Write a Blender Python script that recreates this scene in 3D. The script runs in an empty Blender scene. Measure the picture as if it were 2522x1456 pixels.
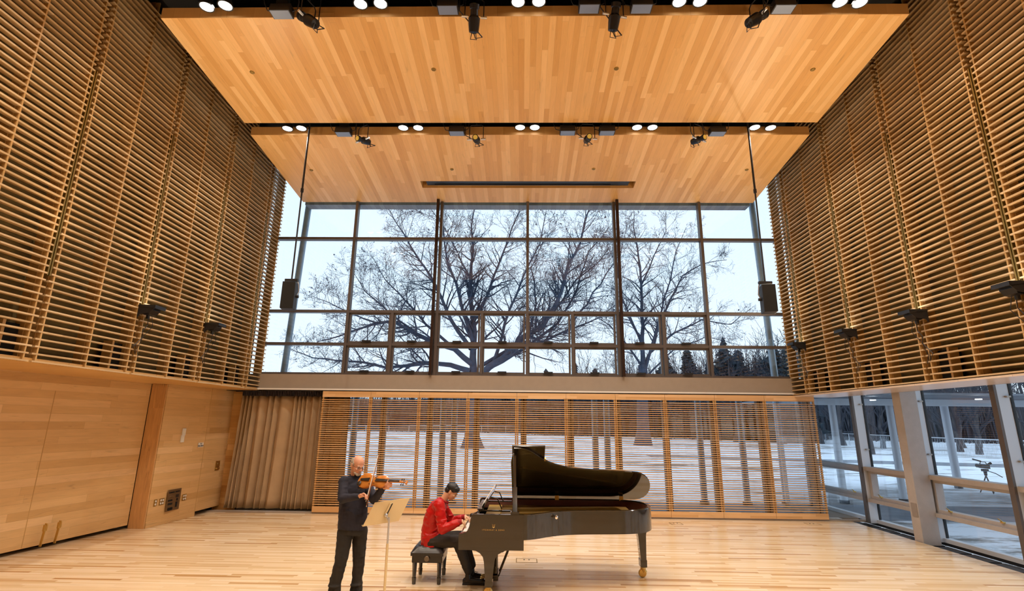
import bpy, math, random
import numpy as np
from mathutils import Vector, Matrix
random.seed(7)
PI = math.pi
SC = bpy.context.scene
COL = SC.collection
W, H = 2522, 1456
# ------------------------------------------------------------------ camera
FPX, YAW, PITCH, ROLL, CH = 1271.74, .02153, .24115, .01099, 2.15
_cy, _sy = math.cos(YAW), math.sin(YAW)
_f = Vector((-_sy * math.cos(PITCH), _cy * math.cos(PITCH), math.sin(PITCH)))
_r0 = Vector((_cy, _sy, 0)); _u0 = _r0.cross(_f)
_r = _r0 * math.cos(ROLL) + _u0 * math.sin(ROLL)
_u = -_r0 * math.sin(ROLL) + _u0 * math.cos(ROLL)
CAMPOS = Vector((0, 0, CH))
cam_data = bpy.data.cameras.new('camera')
cam_data.sensor_width = 36; cam_data.lens = FPX / W * 36
cam_data.clip_end = 2000
cam = bpy.data.objects.new('camera', cam_data); COL.objects.link(cam)
M = Matrix(((_r.x, _u.x, -_f.x, 0), (_r.y, _u.y, -_f.y, 0), (_r.z, _u.z, -_f.z, CH), (0, 0, 0, 1)))
cam.matrix_world = M
SC.camera = cam
def ray(x, y): return _f + _r * ((x - W / 2) / FPX) - _u * ((y - H / 2) / FPX)
def P(x, y, Y):                                   # survey a point of the photograph at depth Y
    d = ray(x, y); return CAMPOS + d * (Y / d.y)
def PZ(x, y, z):
    d = ray(x, y); return CAMPOS + d * ((z - CH) / d.z)
def PX(x, y, X):
    d = ray(x, y); return CAMPOS + d * (X / d.x)
def PPl(x, y, p0, n):
    d = ray(x, y); return CAMPOS + d * ((p0 - CAMPOS).dot(n) / d.dot(n))
# ------------------------------------------------------------------ materials
def mat(name, col, rough=.5, metal=0., spec=.5, emit=None, es=0., coat=0., bump=0., bscale=60., nvar=0., nscale=8.):
    m = bpy.data.materials.new(name); m.use_nodes = True
    nt = m.node_tree; b = nt.nodes['Principled BSDF']
    b.inputs['Base Color'].default_value = (*col, 1)
    b.inputs['Roughness'].default_value = rough
    b.inputs['Metallic'].default_value = metal
    b.inputs['Specular IOR Level'].default_value = spec
    b.inputs['Coat Weight'].default_value = coat
    if emit:
        b.inputs['Emission Color'].default_value = (*emit, 1); b.inputs['Emission Strength'].default_value = es
    tc = nt.nodes.new('ShaderNodeTexCoord')
    if nvar > 0:
        n = nt.nodes.new('ShaderNodeTexNoise'); n.inputs['Scale'].default_value = nscale; n.inputs['Detail'].default_value = 5
        nt.links.new(tc.outputs['Object'], n.inputs['Vector'])
        r = nt.nodes.new('ShaderNodeValToRGB')
        r.color_ramp.elements[0].position = .3; r.color_ramp.elements[1].position = .7
        r.color_ramp.elements[0].color = (*[c * (1 - nvar) for c in col], 1)
        r.color_ramp.elements[1].color = (*[min(1, c * (1 + nvar)) for c in col], 1)
        nt.links.new(n.outputs['Fac'], r.inputs['Fac']); nt.links.new(r.outputs['Color'], b.inputs['Base Color'])
    if bump > 0:
        n = nt.nodes.new('ShaderNodeTexNoise'); n.inputs['Scale'].default_value = bscale; n.inputs['Detail'].default_value = 4
        nt.links.new(tc.outputs['Object'], n.inputs['Vector'])
        bp = nt.nodes.new('ShaderNodeBump'); bp.inputs['Strength'].default_value = bump; bp.inputs['Distance'].default_value = .01
        nt.links.new(n.outputs['Fac'], bp.inputs['Height']); nt.links.new(bp.outputs['Normal'], b.inputs['Normal'])
    return m
def wood(name, tones, wax, lax, pw, pl, rough=.4, spec=.4, grain=.12, seam=.25, coat=0., gs=3., seamw=.03):
    """boards pw wide along axis wax, pl long along axis lax; tones = [(pos, colour)]"""
    m = bpy.data.materials.new(name); m.use_nodes = True
    nt = m.node_tree; L = nt.links.new; b = nt.nodes['Principled BSDF']
    b.inputs['Roughness'].default_value = rough; b.inputs['Specular IOR Level'].default_value = spec
    b.inputs['Coat Weight'].default_value = coat; b.inputs['Coat Roughness'].default_value = .12
    tc = nt.nodes.new('ShaderNodeTexCoord'); sp = nt.nodes.new('ShaderNodeSeparateXYZ'); L(tc.outputs['Object'], sp.inputs[0])
    def mth(op, a, bb=None, c=None):
        n = nt.nodes.new('ShaderNodeMath'); n.operation = op
        for i, v in enumerate((a, bb, c)):
            if v is None: continue
            if isinstance(v, (int, float)): n.inputs[i].default_value = v
            else: L(v, n.inputs[i])
        return n.outputs[0]
    u = mth('DIVIDE', sp.outputs[wax], pw); row = mth('FLOOR', u); fu = mth('FRACT', u)
    w1 = nt.nodes.new('ShaderNodeTexWhiteNoise'); w1.noise_dimensions = '1D'; L(row, w1.inputs['W'])
    v = mth('ADD', mth('DIVIDE', sp.outputs[lax], pl), mth('MULTIPLY', w1.outputs['Value'], 17.3))
    colr = mth('FLOOR', v); fv = mth('FRACT', v)
    cb = nt.nodes.new('ShaderNodeCombineXYZ'); L(row, cb.inputs[0]); L(colr, cb.inputs[1])
    w2 = nt.nodes.new('ShaderNodeTexWhiteNoise'); w2.noise_dimensions = '2D'; L(cb.outputs[0], w2.inputs['Vector'])
    rp = nt.nodes.new('ShaderNodeValToRGB'); cr = rp.color_ramp
    while len(cr.elements) < len(tones): cr.elements.new(.5)
    for e, (p, c) in zip(cr.elements, tones): e.position = p; e.color = (*c, 1)
    L(w2.outputs['Value'], rp.inputs['Fac'])
    mp = nt.nodes.new('ShaderNodeMapping'); s = [gs * 6] * 3; s[lax] = gs * .5
    mp.inputs['Scale'].default_value = s; L(tc.outputs['Object'], mp.inputs['Vector'])
    off = nt.nodes.new('ShaderNodeCombineXYZ'); L(mth('MULTIPLY', w2.outputs['Value'], 40), off.inputs[0]); L(mth('MULTIPLY', w2.outputs['Value'], 23), off.inputs[2])
    L(off.outputs[0], mp.inputs['Location'])
    ns = nt.nodes.new('ShaderNodeTexNoise'); ns.inputs['Scale'].default_value = 1; ns.inputs['Detail'].default_value = 6; ns.inputs['Distortion'].default_value = .6
    L(mp.outputs[0], ns.inputs['Vector'])
    n2 = nt.nodes.new('ShaderNodeTexNoise'); n2.inputs['Scale'].default_value = .55; n2.inputs['Detail'].default_value = 3; n2.inputs['Distortion'].default_value = 2.5
    L(mp.outputs[0], n2.inputs['Vector'])
    bl = nt.nodes.new('ShaderNodeMapRange'); bl.inputs[1].default_value = .62; bl.inputs[2].default_value = .78; bl.inputs[3].default_value = 1.0; bl.inputs[4].default_value = 1 - grain * 1.6; L(n2.outputs['Fac'], bl.inputs[0])
    g = mth('MULTIPLY', mth('MULTIPLY_ADD', ns.outputs['Fac'], 2 * grain, 1 - grain), bl.outputs[0])
    e = mth('LESS_THAN', fu, seamw); e2 = mth('LESS_THAN', fv, seamw * pw / pl)
    sm = mth('SUBTRACT', 1, mth('MULTIPLY', mth('MAXIMUM', e, e2), seam))
    mx = nt.nodes.new('ShaderNodeVectorMath'); mx.operation = 'SCALE'; L(rp.outputs['Color'], mx.inputs[0]); L(mth('MULTIPLY', g, sm), mx.inputs['Scale'])
    L(mx.outputs[0], b.inputs['Base Color'])
    return m
def glass(name, tint=(.93, .97, 1), refl=1.0):
    m = bpy.data.materials.new(name); m.use_nodes = True; nt = m.node_tree; nt.nodes.clear(); L = nt.links.new
    o = nt.nodes.new('ShaderNodeOutputMaterial'); mx = nt.nodes.new('ShaderNodeMixShader')
    t = nt.nodes.new('ShaderNodeBsdfTransparent'); t.inputs[0].default_value = (*tint, 1)
    g = nt.nodes.new('ShaderNodeBsdfGlossy'); g.inputs['Roughness'].default_value = .01; g.inputs[0].default_value = (refl, refl, refl, 1)
    f = nt.nodes.new('ShaderNodeLayerWeight'); f.inputs[0].default_value = .5
    pw = nt.nodes.new('ShaderNodeMath'); pw.operation = 'POWER'; pw.inputs[1].default_value = 5; L(f.outputs['Facing'], pw.inputs[0])
    ma = nt.nodes.new('ShaderNodeMath'); ma.operation = 'MULTIPLY_ADD'; ma.inputs[1].default_value = .7; ma.inputs[2].default_value = .045; L(pw.outputs[0], ma.inputs[0])
    L(ma.outputs[0], mx.inputs[0]); L(t.outputs[0], mx.inputs[1]); L(g.outputs[0], mx.inputs[2]); L(mx.outputs[0], o.inputs[0])
    return m
# ------------------------------------------------------------------ mesh builder
class MB:
    def __init__(s): s.v = []; s.f = []
    def add(s, vs, fs):
        n = len(s.v); s.v += [tuple(v) for v in vs]; s.f += [tuple(i + n for i in f) for f in fs]; return s
    def box(s, x0, x1, y0, y1, z0, z1):
        x0, x1 = sorted((x0, x1)); y0, y1 = sorted((y0, y1)); z0, z1 = sorted((z0, z1))
        return s.add([(x0, y0, z0), (x1, y0, z0), (x1, y1, z0), (x0, y1, z0), (x0, y0, z1), (x1, y0, z1), (x1, y1, z1), (x0, y1, z1)],
                     [(0, 3, 2, 1), (4, 5, 6, 7), (0, 1, 5, 4), (1, 2, 6, 5), (2, 3, 7, 6), (3, 0, 4, 7)])
    def obox(s, c, ax, ay, az):
        c, ax, ay, az = map(Vector, (c, ax, ay, az)); vs = []
        for k in (-1, 1):
            for a, b in ((-1, -1), (1, -1), (1, 1), (-1, 1)): vs.append(c + ax * a + ay * b + az * k)
        return s.add(vs, [(0, 3, 2, 1), (4, 5, 6, 7), (0, 1, 5, 4), (1, 2, 6, 5), (2, 3, 7, 6), (3, 0, 4, 7)])
    def beam(s, a, b, w, h, up=(0, 0, 1)):
        a, b = Vector(a), Vector(b); d = (b - a); t = d.normalized(); sd = t.cross(Vector(up)).normalized(); u = sd.cross(t)
        return s.obox((a + b) / 2, d / 2, sd * w / 2, u * h / 2)
    def loft(s, rings, cap=True):
        n = len(rings[0]); vs = [p for r in rings for p in r]; fs = []
        for i in range(len(rings) - 1):
            for j in range(n): fs.append((i * n + j, i * n + (j + 1) % n, (i + 1) * n + (j + 1) % n, (i + 1) * n + j))
        if cap: fs.append(tuple(range(n - 1, -1, -1))); fs.append(tuple(range((len(rings) - 1) * n, len(rings) * n)))
        return s.add(vs, fs)
    def tube(s, pts, rad, n=8, cap=True, flat=1., up=(0, 0, 1)):
        pts = [Vector(p) for p in pts]; k = len(pts)
        if isinstance(rad, (int, float)): rad = [rad] * k
        rings = []; prev = None
        for i, p in enumerate(pts):
            t = (pts[min(i + 1, k - 1)] - pts[max(i - 1, 0)]).normalized()
            if prev is None:
                a = Vector(up)
                if abs(t.dot(a)) > .95: a = Vector((1, 0, 0))
                sd = t.cross(a).normalized()
            else:
                sd = prev - t * prev.dot(t); sd = sd.normalized() if sd.length > 1e-6 else prev
            prev = sd; u = sd.cross(t)
            rings.append([p + sd * (rad[i] * math.cos(2 * PI * j / n)) + u * (rad[i] * flat * math.sin(2 * PI * j / n)) for j in range(n)])
        return s.loft(rings, cap)
    def cyl(s, a, b, r0, r1=None, n=16): return s.tube([a, b], [r0, r0 if r1 is None else r1], n)
    def ell(s, c, rx, ry=None, rz=None, ax=None, n=16, m=10):
        ry = rx if ry is None else ry; rz = rx if rz is None else rz; c = Vector(c)
        A = ax if ax else (Vector((1, 0, 0)), Vector((0, 1, 0)), Vector((0, 0, 1)))
        vs = [c - A[2] * rz]; fs = []
        for i in range(1, m):
            ph = -PI / 2 + PI * i / m
            for j in range(n):
                th = 2 * PI * j / n
                vs.append(c + A[0] * (rx * math.cos(ph) * math.cos(th)) + A[1] * (ry * math.cos(ph) * math.sin(th)) + A[2] * (rz * math.sin(ph)))
        vs.append(c + A[2] * rz); T = len(vs) - 1
        for j in range(n):
            fs.append((0, 1 + (j + 1) % n, 1 + j)); b = 1 + (m - 2) * n; fs.append((T, b + j, b + (j + 1) % n))
            for i in range(m - 2): a = 1 + i * n; fs.append((a + j, a + (j + 1) % n, a + n + (j + 1) % n, a + n + j))
        return s.add(vs, fs)
    def caps(s, a, b, r0, r1, n=14):                # tapered capsule
        a, b = Vector(a), Vector(b); s.ell(a, r0, n=n, m=8); s.ell(b, r1, n=n, m=8); return s.tube([a, b], [r0, r1], n)
    def chain(s, pts, rads, n=14):
        for i in range(len(pts) - 1): s.caps(pts[i], pts[i + 1], rads[i], rads[i + 1], n)
        return s
    def prism(s, poly, f0, f1):                     # polygon (list of 2-tuples) extruded between two mappings
        n = len(poly)
        return s.add([f0(*p) for p in poly] + [f1(*p) for p in poly],
                     [tuple(range(n - 1, -1, -1)), tuple(range(n, 2 * n))] + [(i, (i + 1) % n, n + (i + 1) % n, n + i) for i in range(n)])
    def lathe(s, prof, c, axis=(0, 0, 1), n=24):
        c = Vector(c); t = Vector(axis).normalized(); a = Vector((1, 0, 0)) if abs(t.x) < .9 else Vector((0, 1, 0)); sd = t.cross(a).normalized(); u = t.cross(sd)
        return s.loft([[c + t * h + sd * (r * math.cos(2 * PI * j / n)) + u * (r * math.sin(2 * PI * j / n)) for j in range(n)] for r, h in prof])
    def build(s, name, m, parent=None, label=None, smooth=False, bevel=0., kind=None):
        me = bpy.data.meshes.new(name); me.from_pydata(s.v, [], s.f); me.update()
        import bmesh
        bm = bmesh.new(); bm.from_mesh(me); bmesh.ops.recalc_face_normals(bm, faces=bm.faces)
        if bevel > 0:
            bmesh.ops.bevel(bm, geom=[e for e in bm.edges if len(e.link_faces) == 2 and e.calc_face_angle(0) > .6], offset=bevel, segments=2, affect='EDGES', profile=.6)
        bm.to_mesh(me); bm.free()
        if m: me.materials.append(m)
        if smooth: me.shade_smooth() if smooth is True else me.set_sharp_from_angle(angle=smooth)
        if smooth and smooth is not True:
            for p in me.polygons: p.use_smooth = True
        o = bpy.data.objects.new(name, me); COL.objects.link(o)
        if parent: attach(o, parent)
        if label: o['label'] = label
        if kind: o['kind'] = kind
        return o
def attach(o, parent):
    o.parent = parent
    if parent.get('_org'): o.matrix_parent_inverse = Matrix.Translation(-Vector(parent['_org']))
def thing(name, label, cat, loc=(0, 0, 0), group=None, local=False):
    """Empty at the base of a thing. Parts are modelled in room coordinates (local=False) or around the origin (local=True)"""
    o = bpy.data.objects.new(name, None); COL.objects.link(o); o.empty_display_size = .1
    o.location = loc; o['label'] = label; o['category'] = cat
    if group: o['group'] = group
    if not local: o['_org'] = tuple(loc)
    return o
def tag(o, label, cat, group=None, kind=None):
    o['label'] = label; o['category'] = cat
    if group: o['group'] = group
    if kind: o['kind'] = kind
    return o
def struct(o): o['kind'] = 'structure'; return o
def kids(o): return [c for c in ALLKIDS.get(o.name, [])]
def dup(root, loc, rotz=0, label=None, group=None, rot=None, scale=None):
    def cp(o, par):
        c = o.copy(); COL.objects.link(c)
        if par: c.parent = par; c.matrix_parent_inverse = o.matrix_parent_inverse.copy()
        for ch in [x for x in bpy.data.objects if x.parent == o]: cp(ch, c)
        return c
    r = cp(root, None); r.location = loc; r.rotation_euler = rot if rot else (0, 0, rotz)
    if scale: r.scale = (scale,) * 3 if isinstance(scale, (int, float)) else scale
    if label: r['label'] = label
    if group: r['group'] = group
    return r
def remeshed(mb, name, m, parent=None, voxel=.006, smooth=4, label=None, wrinkle=0, wscale=14):
    me = bpy.data.meshes.new('tmp'); me.from_pydata(mb.v, [], mb.f)
    import bmesh
    bm = bmesh.new(); bm.from_mesh(me); bmesh.ops.recalc_face_normals(bm, faces=bm.faces); bm.to_mesh(me); bm.free()
    t = bpy.data.objects.new('tmp', me); COL.objects.link(t)
    r = t.modifiers.new('r', 'REMESH'); r.mode = 'VOXEL'; r.voxel_size = voxel
    s = t.modifiers.new('s', 'SMOOTH'); s.factor = .5; s.iterations = smooth
    dg = bpy.context.evaluated_depsgraph_get(); dg.update()
    nm = bpy.data.meshes.new_from_object(t.evaluated_get(dg)); bpy.data.objects.remove(t); bpy.data.meshes.remove(me)
    if wrinkle:
        from mathutils import noise
        nn = [v.normal.copy() for v in nm.vertices]
        for v, n_ in zip(nm.vertices, nn):
            p = v.co; a = noise.noise(Vector((p.x * wscale, p.y * wscale, p.z * wscale * 1.6))); b_ = noise.noise(Vector((p.x * wscale * 2.3 + 9, p.y * wscale * 2.3, p.z * wscale * 3.5)))
            v.co = p + n_ * wrinkle * ((1 - abs(a) * 2.6) * .8 + b_ * .5)
        nm.update()
    nm.name = name; nm.materials.clear(); nm.materials.append(m)
    for p in nm.polygons: p.use_smooth = True
    o = bpy.data.objects.new(name, nm); COL.objects.link(o)
    if parent: attach(o, parent)
    if label: o['label'] = label
    return o
def text_mesh(body, name, size, m, parent, origin, xdir, ydir, depth=.002, label=None, spacing=1.):
    cu = bpy.data.curves.new('t', 'FONT'); cu.body = body; cu.size = size; cu.extrude = depth; cu.align_x = 'CENTER'; cu.align_y = 'CENTER'; cu.space_character = spacing
    t = bpy.data.objects.new('t', cu); COL.objects.link(t); dg = bpy.context.evaluated_depsgraph_get(); dg.update()
    me = bpy.data.meshes.new_from_object(t.evaluated_get(dg)); bpy.data.objects.remove(t)
    xd, yd = Vector(xdir).normalized(), Vector(ydir).normalized(); zd = xd.cross(yd)
    Mx = Matrix(((xd.x, yd.x, zd.x, origin[0]), (xd.y, yd.y, zd.y, origin[1]), (xd.z, yd.z, zd.z, origin[2]), (0, 0, 0, 1)))
    me.transform(Mx); me.materials.clear(); me.materials.append(m)
    o = bpy.data.objects.new(name, me); COL.objects.link(o)
    if parent: attach(o, parent)
    if label: o['label'] = label
    return o
# ------------------------------------------------------------------ palette
MAPLE = [(0, (.58, .33, .12)), (.25, (.70, .43, .17)), (.6, (.76, .49, .21)), (.85, (.82, .55, .26)), (1, (.88, .63, .32))]
m_ceil = wood('maple ceiling boards', [(0, (.64, .34, .11)), (.3, (.71, .40, .145)), (.7, (.76, .45, .18)), (1, (.83, .53, .24))], 0, 1, .105, 2.4, rough=.35, spec=.35, grain=.11, seam=.22)
m_fascia = wood('maple fascia veneer', [(0, (.50, .26, .08)), (1, (.62, .34, .12))], 0, 2, .45, 2., rough=.45, grain=.06, seam=.1)
m_floor = wood('maple strip floor', [(0, (.46, .24, .09)), (.05, (.58, .34, .14)), (.11, (.70, .48, .25)), (.4, (.81, .60, .36)), (.8, (.87, .67, .43)), (1, (.91, .74, .52))], 1, 0, .056, .95, rough=.27, spec=.5, grain=.07, seam=.12, coat=.15, seamw=.05)
m_wall = wood('maple wall boards', [(0, (.58, .34, .13)), (.15, (.65, .40, .17)), (.7, (.70, .445, .20)), (1, (.76, .50, .25))], 2, 1, .13, 2.2, rough=.42, grain=.14, seam=.22)
m_wallx = wood('maple boards end wall', [(0, (.52, .27, .085)), (.2, (.62, .36, .13)), (.7, (.69, .42, .17)), (1, (.77, .50, .23))], 2, 0, .14, 1.5, rough=.42, grain=.14, seam=.22)
m_soff = wood('maple soffit veneer', [(0, (.62, .36, .12)), (1, (.74, .46, .18))], 1, 0, 1.87, 3., rough=.4, grain=.1, seam=.3, seamw=.006)
m_soffr = wood('pale soffit veneer', [(0, (.62, .48, .36)), (1, (.74, .60, .48))], 1, 0, .9, 3., rough=.3, grain=.08, seam=.3, seamw=.008)
m_slat = wood('fir slat', [(0, (.47, .31, .15)), (.5, (.56, .385, .20)), (1, (.65, .47, .27))], 2, 1, .1016, 1.87, rough=.45, grain=.10, seam=0)
m_stud = wood('fir upright', [(0, (.47, .27, .09)), (1, (.56, .34, .13))], 1, 2, .2, 2.4, rough=.5, grain=.16, seam=0)
m_back = mat('olive acoustic backing', (.15, .105, .035), .95, nvar=.25, nscale=3)
m_scr = wood('fir screen slat', [(0, (.60, .33, .13)), (.5, (.70, .42, .19)), (1, (.80, .52, .27))], 2, 0, .0508, 1.2, rough=.45, grain=.10, seam=0)
m_post = wood('douglas fir post', [(0, (.60, .33, .13)), (1, (.70, .41, .18))], 1, 2, .6, 4., rough=.5, grain=.32, seam=0, gs=5.)
m_brass = mat('brass', (.62, .42, .13), .3, .9)
m_chan = mat('brass coloured channel', (.27, .17, .04), .4, .55)
m_black = mat('black paint', (.012, .011, .012), .5)
m_blackg = mat('black steel', (.018, .018, .022), .35, .4)
m_void = mat('black ceiling void', (.006, .005, .004), .9)
m_frame = mat('bronze window frame', (.125, .105, .095), .4, .25, nvar=.05)
m_frameb = mat('brown window frame', (.34, .26, .20), .45, .1, nvar=.05)
m_framew = mat('pale window fin', (.62, .66, .72), .35, .1)
m_gask = mat('black gasket', (.01, .01, .012), .6)
m_beam = mat('tan painted beam', (.34, .275, .21), .6, nvar=.03)
m_white = mat('white trim', (.78, .74, .68), .45)
m_col = mat('painted column', (.44, .41, .40), .5, bump=.15, bscale=40, nvar=.05)
m_glass = glass('clear glass')
m_tube = mat('blue grey steel column', (.30, .42, .55), .35, .2, nvar=.06)
m_alu = mat('aluminium', (.6, .62, .66), .3, .9)
m_chrome = mat('chrome', (.8, .8, .82), .12, 1.)
m_steel = mat('grey steel plate', (.36, .33, .30), .4, .4)
m_lamp = mat('lamp disc', (1, 1, 1), .4, emit=(1, .99, .95), es=9)
m_leds = mat('washer diffuser', (.16, .20, .30), .3, emit=(.55, .65, .9), es=.03)
m_lens = mat('amber lens', (.55, .38, .08), .1, .3, emit=(1, .65, .12), es=.25)
m_curt = mat('tan curtain cloth', (.42, .28, .15), .9, bump=.1, bscale=200, nvar=.08, nscale=4)
m_curtb = mat('dark curtain heading', (.05, .035, .035), .9)
m_snow = None
def snow_mat(nm='snowy lawn', p0=.78, p1=.87, dirt=(.20, .19, .18)):
    m = bpy.data.materials.new(nm); m.use_nodes = True; nt = m.node_tree; L = nt.links.new; b = nt.nodes['Principled BSDF']
    tc = nt.nodes.new('ShaderNodeTexCoord'); mp = nt.nodes.new('ShaderNodeMapping'); mp.inputs['Scale'].default_value = (.25, .8, 1); L(tc.outputs['Object'], mp.inputs[0])
    n = nt.nodes.new('ShaderNodeTexNoise'); n.inputs['Scale'].default_value = 1.1; n.inputs['Detail'].default_value = 9; n.inputs['Roughness'].default_value = .72; L(mp.outputs[0], n.inputs['Vector'])
    n2 = nt.nodes.new('ShaderNodeTexNoise'); n2.inputs['Scale'].default_value = .12; n2.inputs['Detail'].default_value = 3; L(mp.outputs[0], n2.inputs['Vector'])
    ad = nt.nodes.new('ShaderNodeMath'); ad.operation = 'MULTIPLY_ADD'; ad.inputs[1].default_value = .55; L(n2.outputs['Fac'], ad.inputs[0]); L(n.outputs['Fac'], ad.inputs[2])
    r = nt.nodes.new('ShaderNodeValToRGB'); r.color_ramp.elements[0].position = .62; r.color_ramp.elements[1].position = .72
    r.color_ramp.elements[0].position = p0; r.color_ramp.elements[1].position = p1
    r.color_ramp.elements[0].color = (.84, .88, .95, 1); r.color_ramp.elements[1].color = (*dirt, 1)
    L(ad.outputs[0], r.inputs[0]); L(r.outputs[0], b.inputs['Base Color']); b.inputs['Roughness'].default_value = .8
    return m
m_snow = snow_mat()
m_slush = snow_mat('slushy track', .66, .84, (.24, .23, .23))
m_path = mat('grey terrace paving', (.20, .22, .26), .7, nvar=.25, nscale=1.2)
m_bark = mat('grey bark', (.045, .060, .095), .9, nvar=.3, nscale=3)
m_bark2 = mat('brown grey bark', (.075, .072, .08), .9, nvar=.3, nscale=2)
m_ever = mat('evergreen needles', (.022, .035, .045), .95, nvar=.4, nscale=2)
m_wood_d = mat('distant twigs', (.040, .044, .060), .95, nvar=.3, nscale=.5)
m_skin1 = mat('ruddy skin', (.62, .30, .19), .5, nvar=.08, nscale=25)
m_skin2 = mat('tan skin', (.66, .36, .21), .45)
m_navy = mat('navy knit', (.014, .013, .024), .85, bump=.12, bscale=160)
m_trou = mat('charcoal corduroy', (.022, .018, .014), .9, bump=.1, bscale=150)
m_trou2 = mat('black denim', (.024, .019, .015), .75)
m_shoe = mat('black leather', (.012, .009, .008), .35)
m_red = mat('red satin jacket', (.46, .006, .005), .36, spec=.35, bump=.9, bscale=13)
m_redk = mat('red ribbed knit', (.33, .008, .010), .8)
m_beard = mat('white beard', (.52, .46, .40), .85)
m_hair = mat('black hair', (.008, .006, .006), .45, bump=.4, bscale=90)
m_greyhair = mat('grey hair', (.38, .33, .27), .8, bump=.4, bscale=90)
m_piano = mat('polished ebony', (.020, .014, .008), .08, spec=.6, coat=.35)
m_gold = mat('gold plate', (.62, .40, .10), .35, .6)
m_felt = mat('red brown felt', (.12, .035, .02), .8)
m_ivory = mat('white keys', (.85, .83, .78), .25)
m_viol = mat('varnished spruce', (.50, .17, .025), .18, coat=.5, nvar=.22, nscale=9)
m_violb = mat('ebony fittings', (.02, .015, .012), .3)
m_paper = mat('paper', (.85, .80, .66), .7)
m_stand = mat('tan enamel', (.74, .58, .33), .38, .1)
m_leather = mat('black tufted leather', (.018, .015, .013), .28)
# ------------------------------------------------------------------ room shell
ORD = ['first', 'second', 'third', 'fourth', 'fifth', 'sixth', 'seventh', 'eighth', 'ninth', 'tenth', 'eleventh', 'twelfth']
YB = -4.2
XL = -7.45
struct(MB().box(-9.5, 7.66, YB, 13.55, -.12, 0).build('floor', m_floor))
# dark floor channel beside the right glazing
ch = struct(MB().box(7.66, 8.12, YB, 13.5, -.14, -.08).build('trim_1', m_black))
g = MB()
for k in range(int((13.3 - YB) / .6)): g.box(7.72, 8.06, YB + k * .6 + .03, YB + k * .6 + .57, -.08, -.045)
g.build('floor_grille', m_blackg, ch)
struct(MB().box(-9.5, 8.3, 13.02, 13.2, 0, .028).build('baseboard_back', m_beam))
# left wall, boards: part beyond the post, then the splayed part before it
wl = MB()
def wseg(x0, y0, x1, y1, z0, z1): wl.add([(x0, y0, z0), (x1, y1, z0), (x1 - .12, y1, z0), (x0 - .12, y0, z0), (x0, y0, z1), (x1, y1, z1), (x1 - .12, y1, z1), (x0 - .12, y0, z1)], [(0, 1, 2, 3), (4, 7, 6, 5), (0, 4, 5, 1), (1, 5, 6, 2), (2, 6, 7, 3), (3, 7, 4, 0)])
wseg(-7.56, 11.04, -7.45, 12.46, .1, 2.87); wseg(-7.45, 12.46, -7.43, 13.42, .1, 2.87)
wseg(-8.02, YB - 0, -8.02, YB + .01, .07, 2.87) if False else wseg(-9.5, YB, -7.90, 11.0, .07, 2.87)
wl = struct(wl.build('wall_left', m_wall))
# door seams (thin recess lines) and a narrow shadow gap under the boards
MB().box(XL - .002, XL + .004, 12.46, 12.47, .1, 2.87).box(XL - .002, XL + .004, 13.0, 13.008, .1, 2.87).build('seam', m_stud, wl)
MB().box(-8.125, -8.113, 8.96, 8.975, .07, 2.6).build('seam', m_stud, wl)
struct(MB().add([(-7.55, 11.04, 0), (-7.44, 12.46, 0), (-7.6, 12.46, 0), (-7.7, 11.04, 0), (-7.55, 11.04, .1), (-7.44, 12.46, .1), (-7.6, 12.46, .1), (-7.7, 11.04, .1)], [(0, 1, 2, 3), (4, 7, 6, 5), (0, 4, 5, 1), (1, 5, 6, 2), (2, 6, 7, 3), (3, 7, 4, 0)]).build('baseboard_left', m_wall))
struct(MB().box(-9.0, XL - .1, YB, 13.5, -.02, -.01).build('trim_2', m_black))
po = MB().box(-7.895, -7.57, 11.01, 11.035, 0, 2.868)
tag(po.build('timber_post', m_post, bevel=.006), 'square knotty fir post standing in the left board wall', 'post')
# soffits under the slatted walls
struct(MB().box(-9.1, -6.66, YB, 13.15, 2.87, 2.93).build('trim_3', m_soff))
struct(MB().box(6.66, 7.64, YB, 13.15, 2.83, 2.86).build('trim_4', m_soffr))
struct(MB().box(7.64, 7.68, YB, 13.3, 2.83, 3.5).build('trim_5', m_beam))
struct(MB().box(7.6, 8.6, YB, 13.6, 3.5, 3.6).build('trim_6', m_beam))
# upper walls behind the slats, roof deck, rear wall
struct(MB().box(-7.15, -6.98, YB, 13.2, 2.93, 9.6).build('wall_left_upper', m_back))
struct(MB().box(6.98, 7.15, YB, 13.2, 2.86, 9.6).build('wall_right', m_back))
struct(MB().box(-9.5, 8.8, YB - .2, YB, 0, 9.7).build('wall_rear', m_wallx))
struct(MB().box(-9.5, 8.8, YB, 13.5, 9.6, 9.75).build('ceiling_deck', m_void))
struct(MB().box(-6.12, 6.2, 13.16, 13.3, 8.1, 9.6).build('void_light_block', m_void))  # unseen dark panel, added to keep window light out of the ceiling void
struct(MB().box(-9.5, -7.42, 13.42, 13.5, 0, 9.6).box(-9.5, -7.1, 13.2, 13.4, 2.9, 9.6).build('wall_back_left', m_void))
struct(MB().box(-7.6, -7.04, 13.40, 13.46, .0, 2.87).build('wall_return', m_wallx))
struct(MB().box(-9.6, -9.45, YB, 13.5, 0, 9.6).build('wall_left_outer', m_void))
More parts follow.
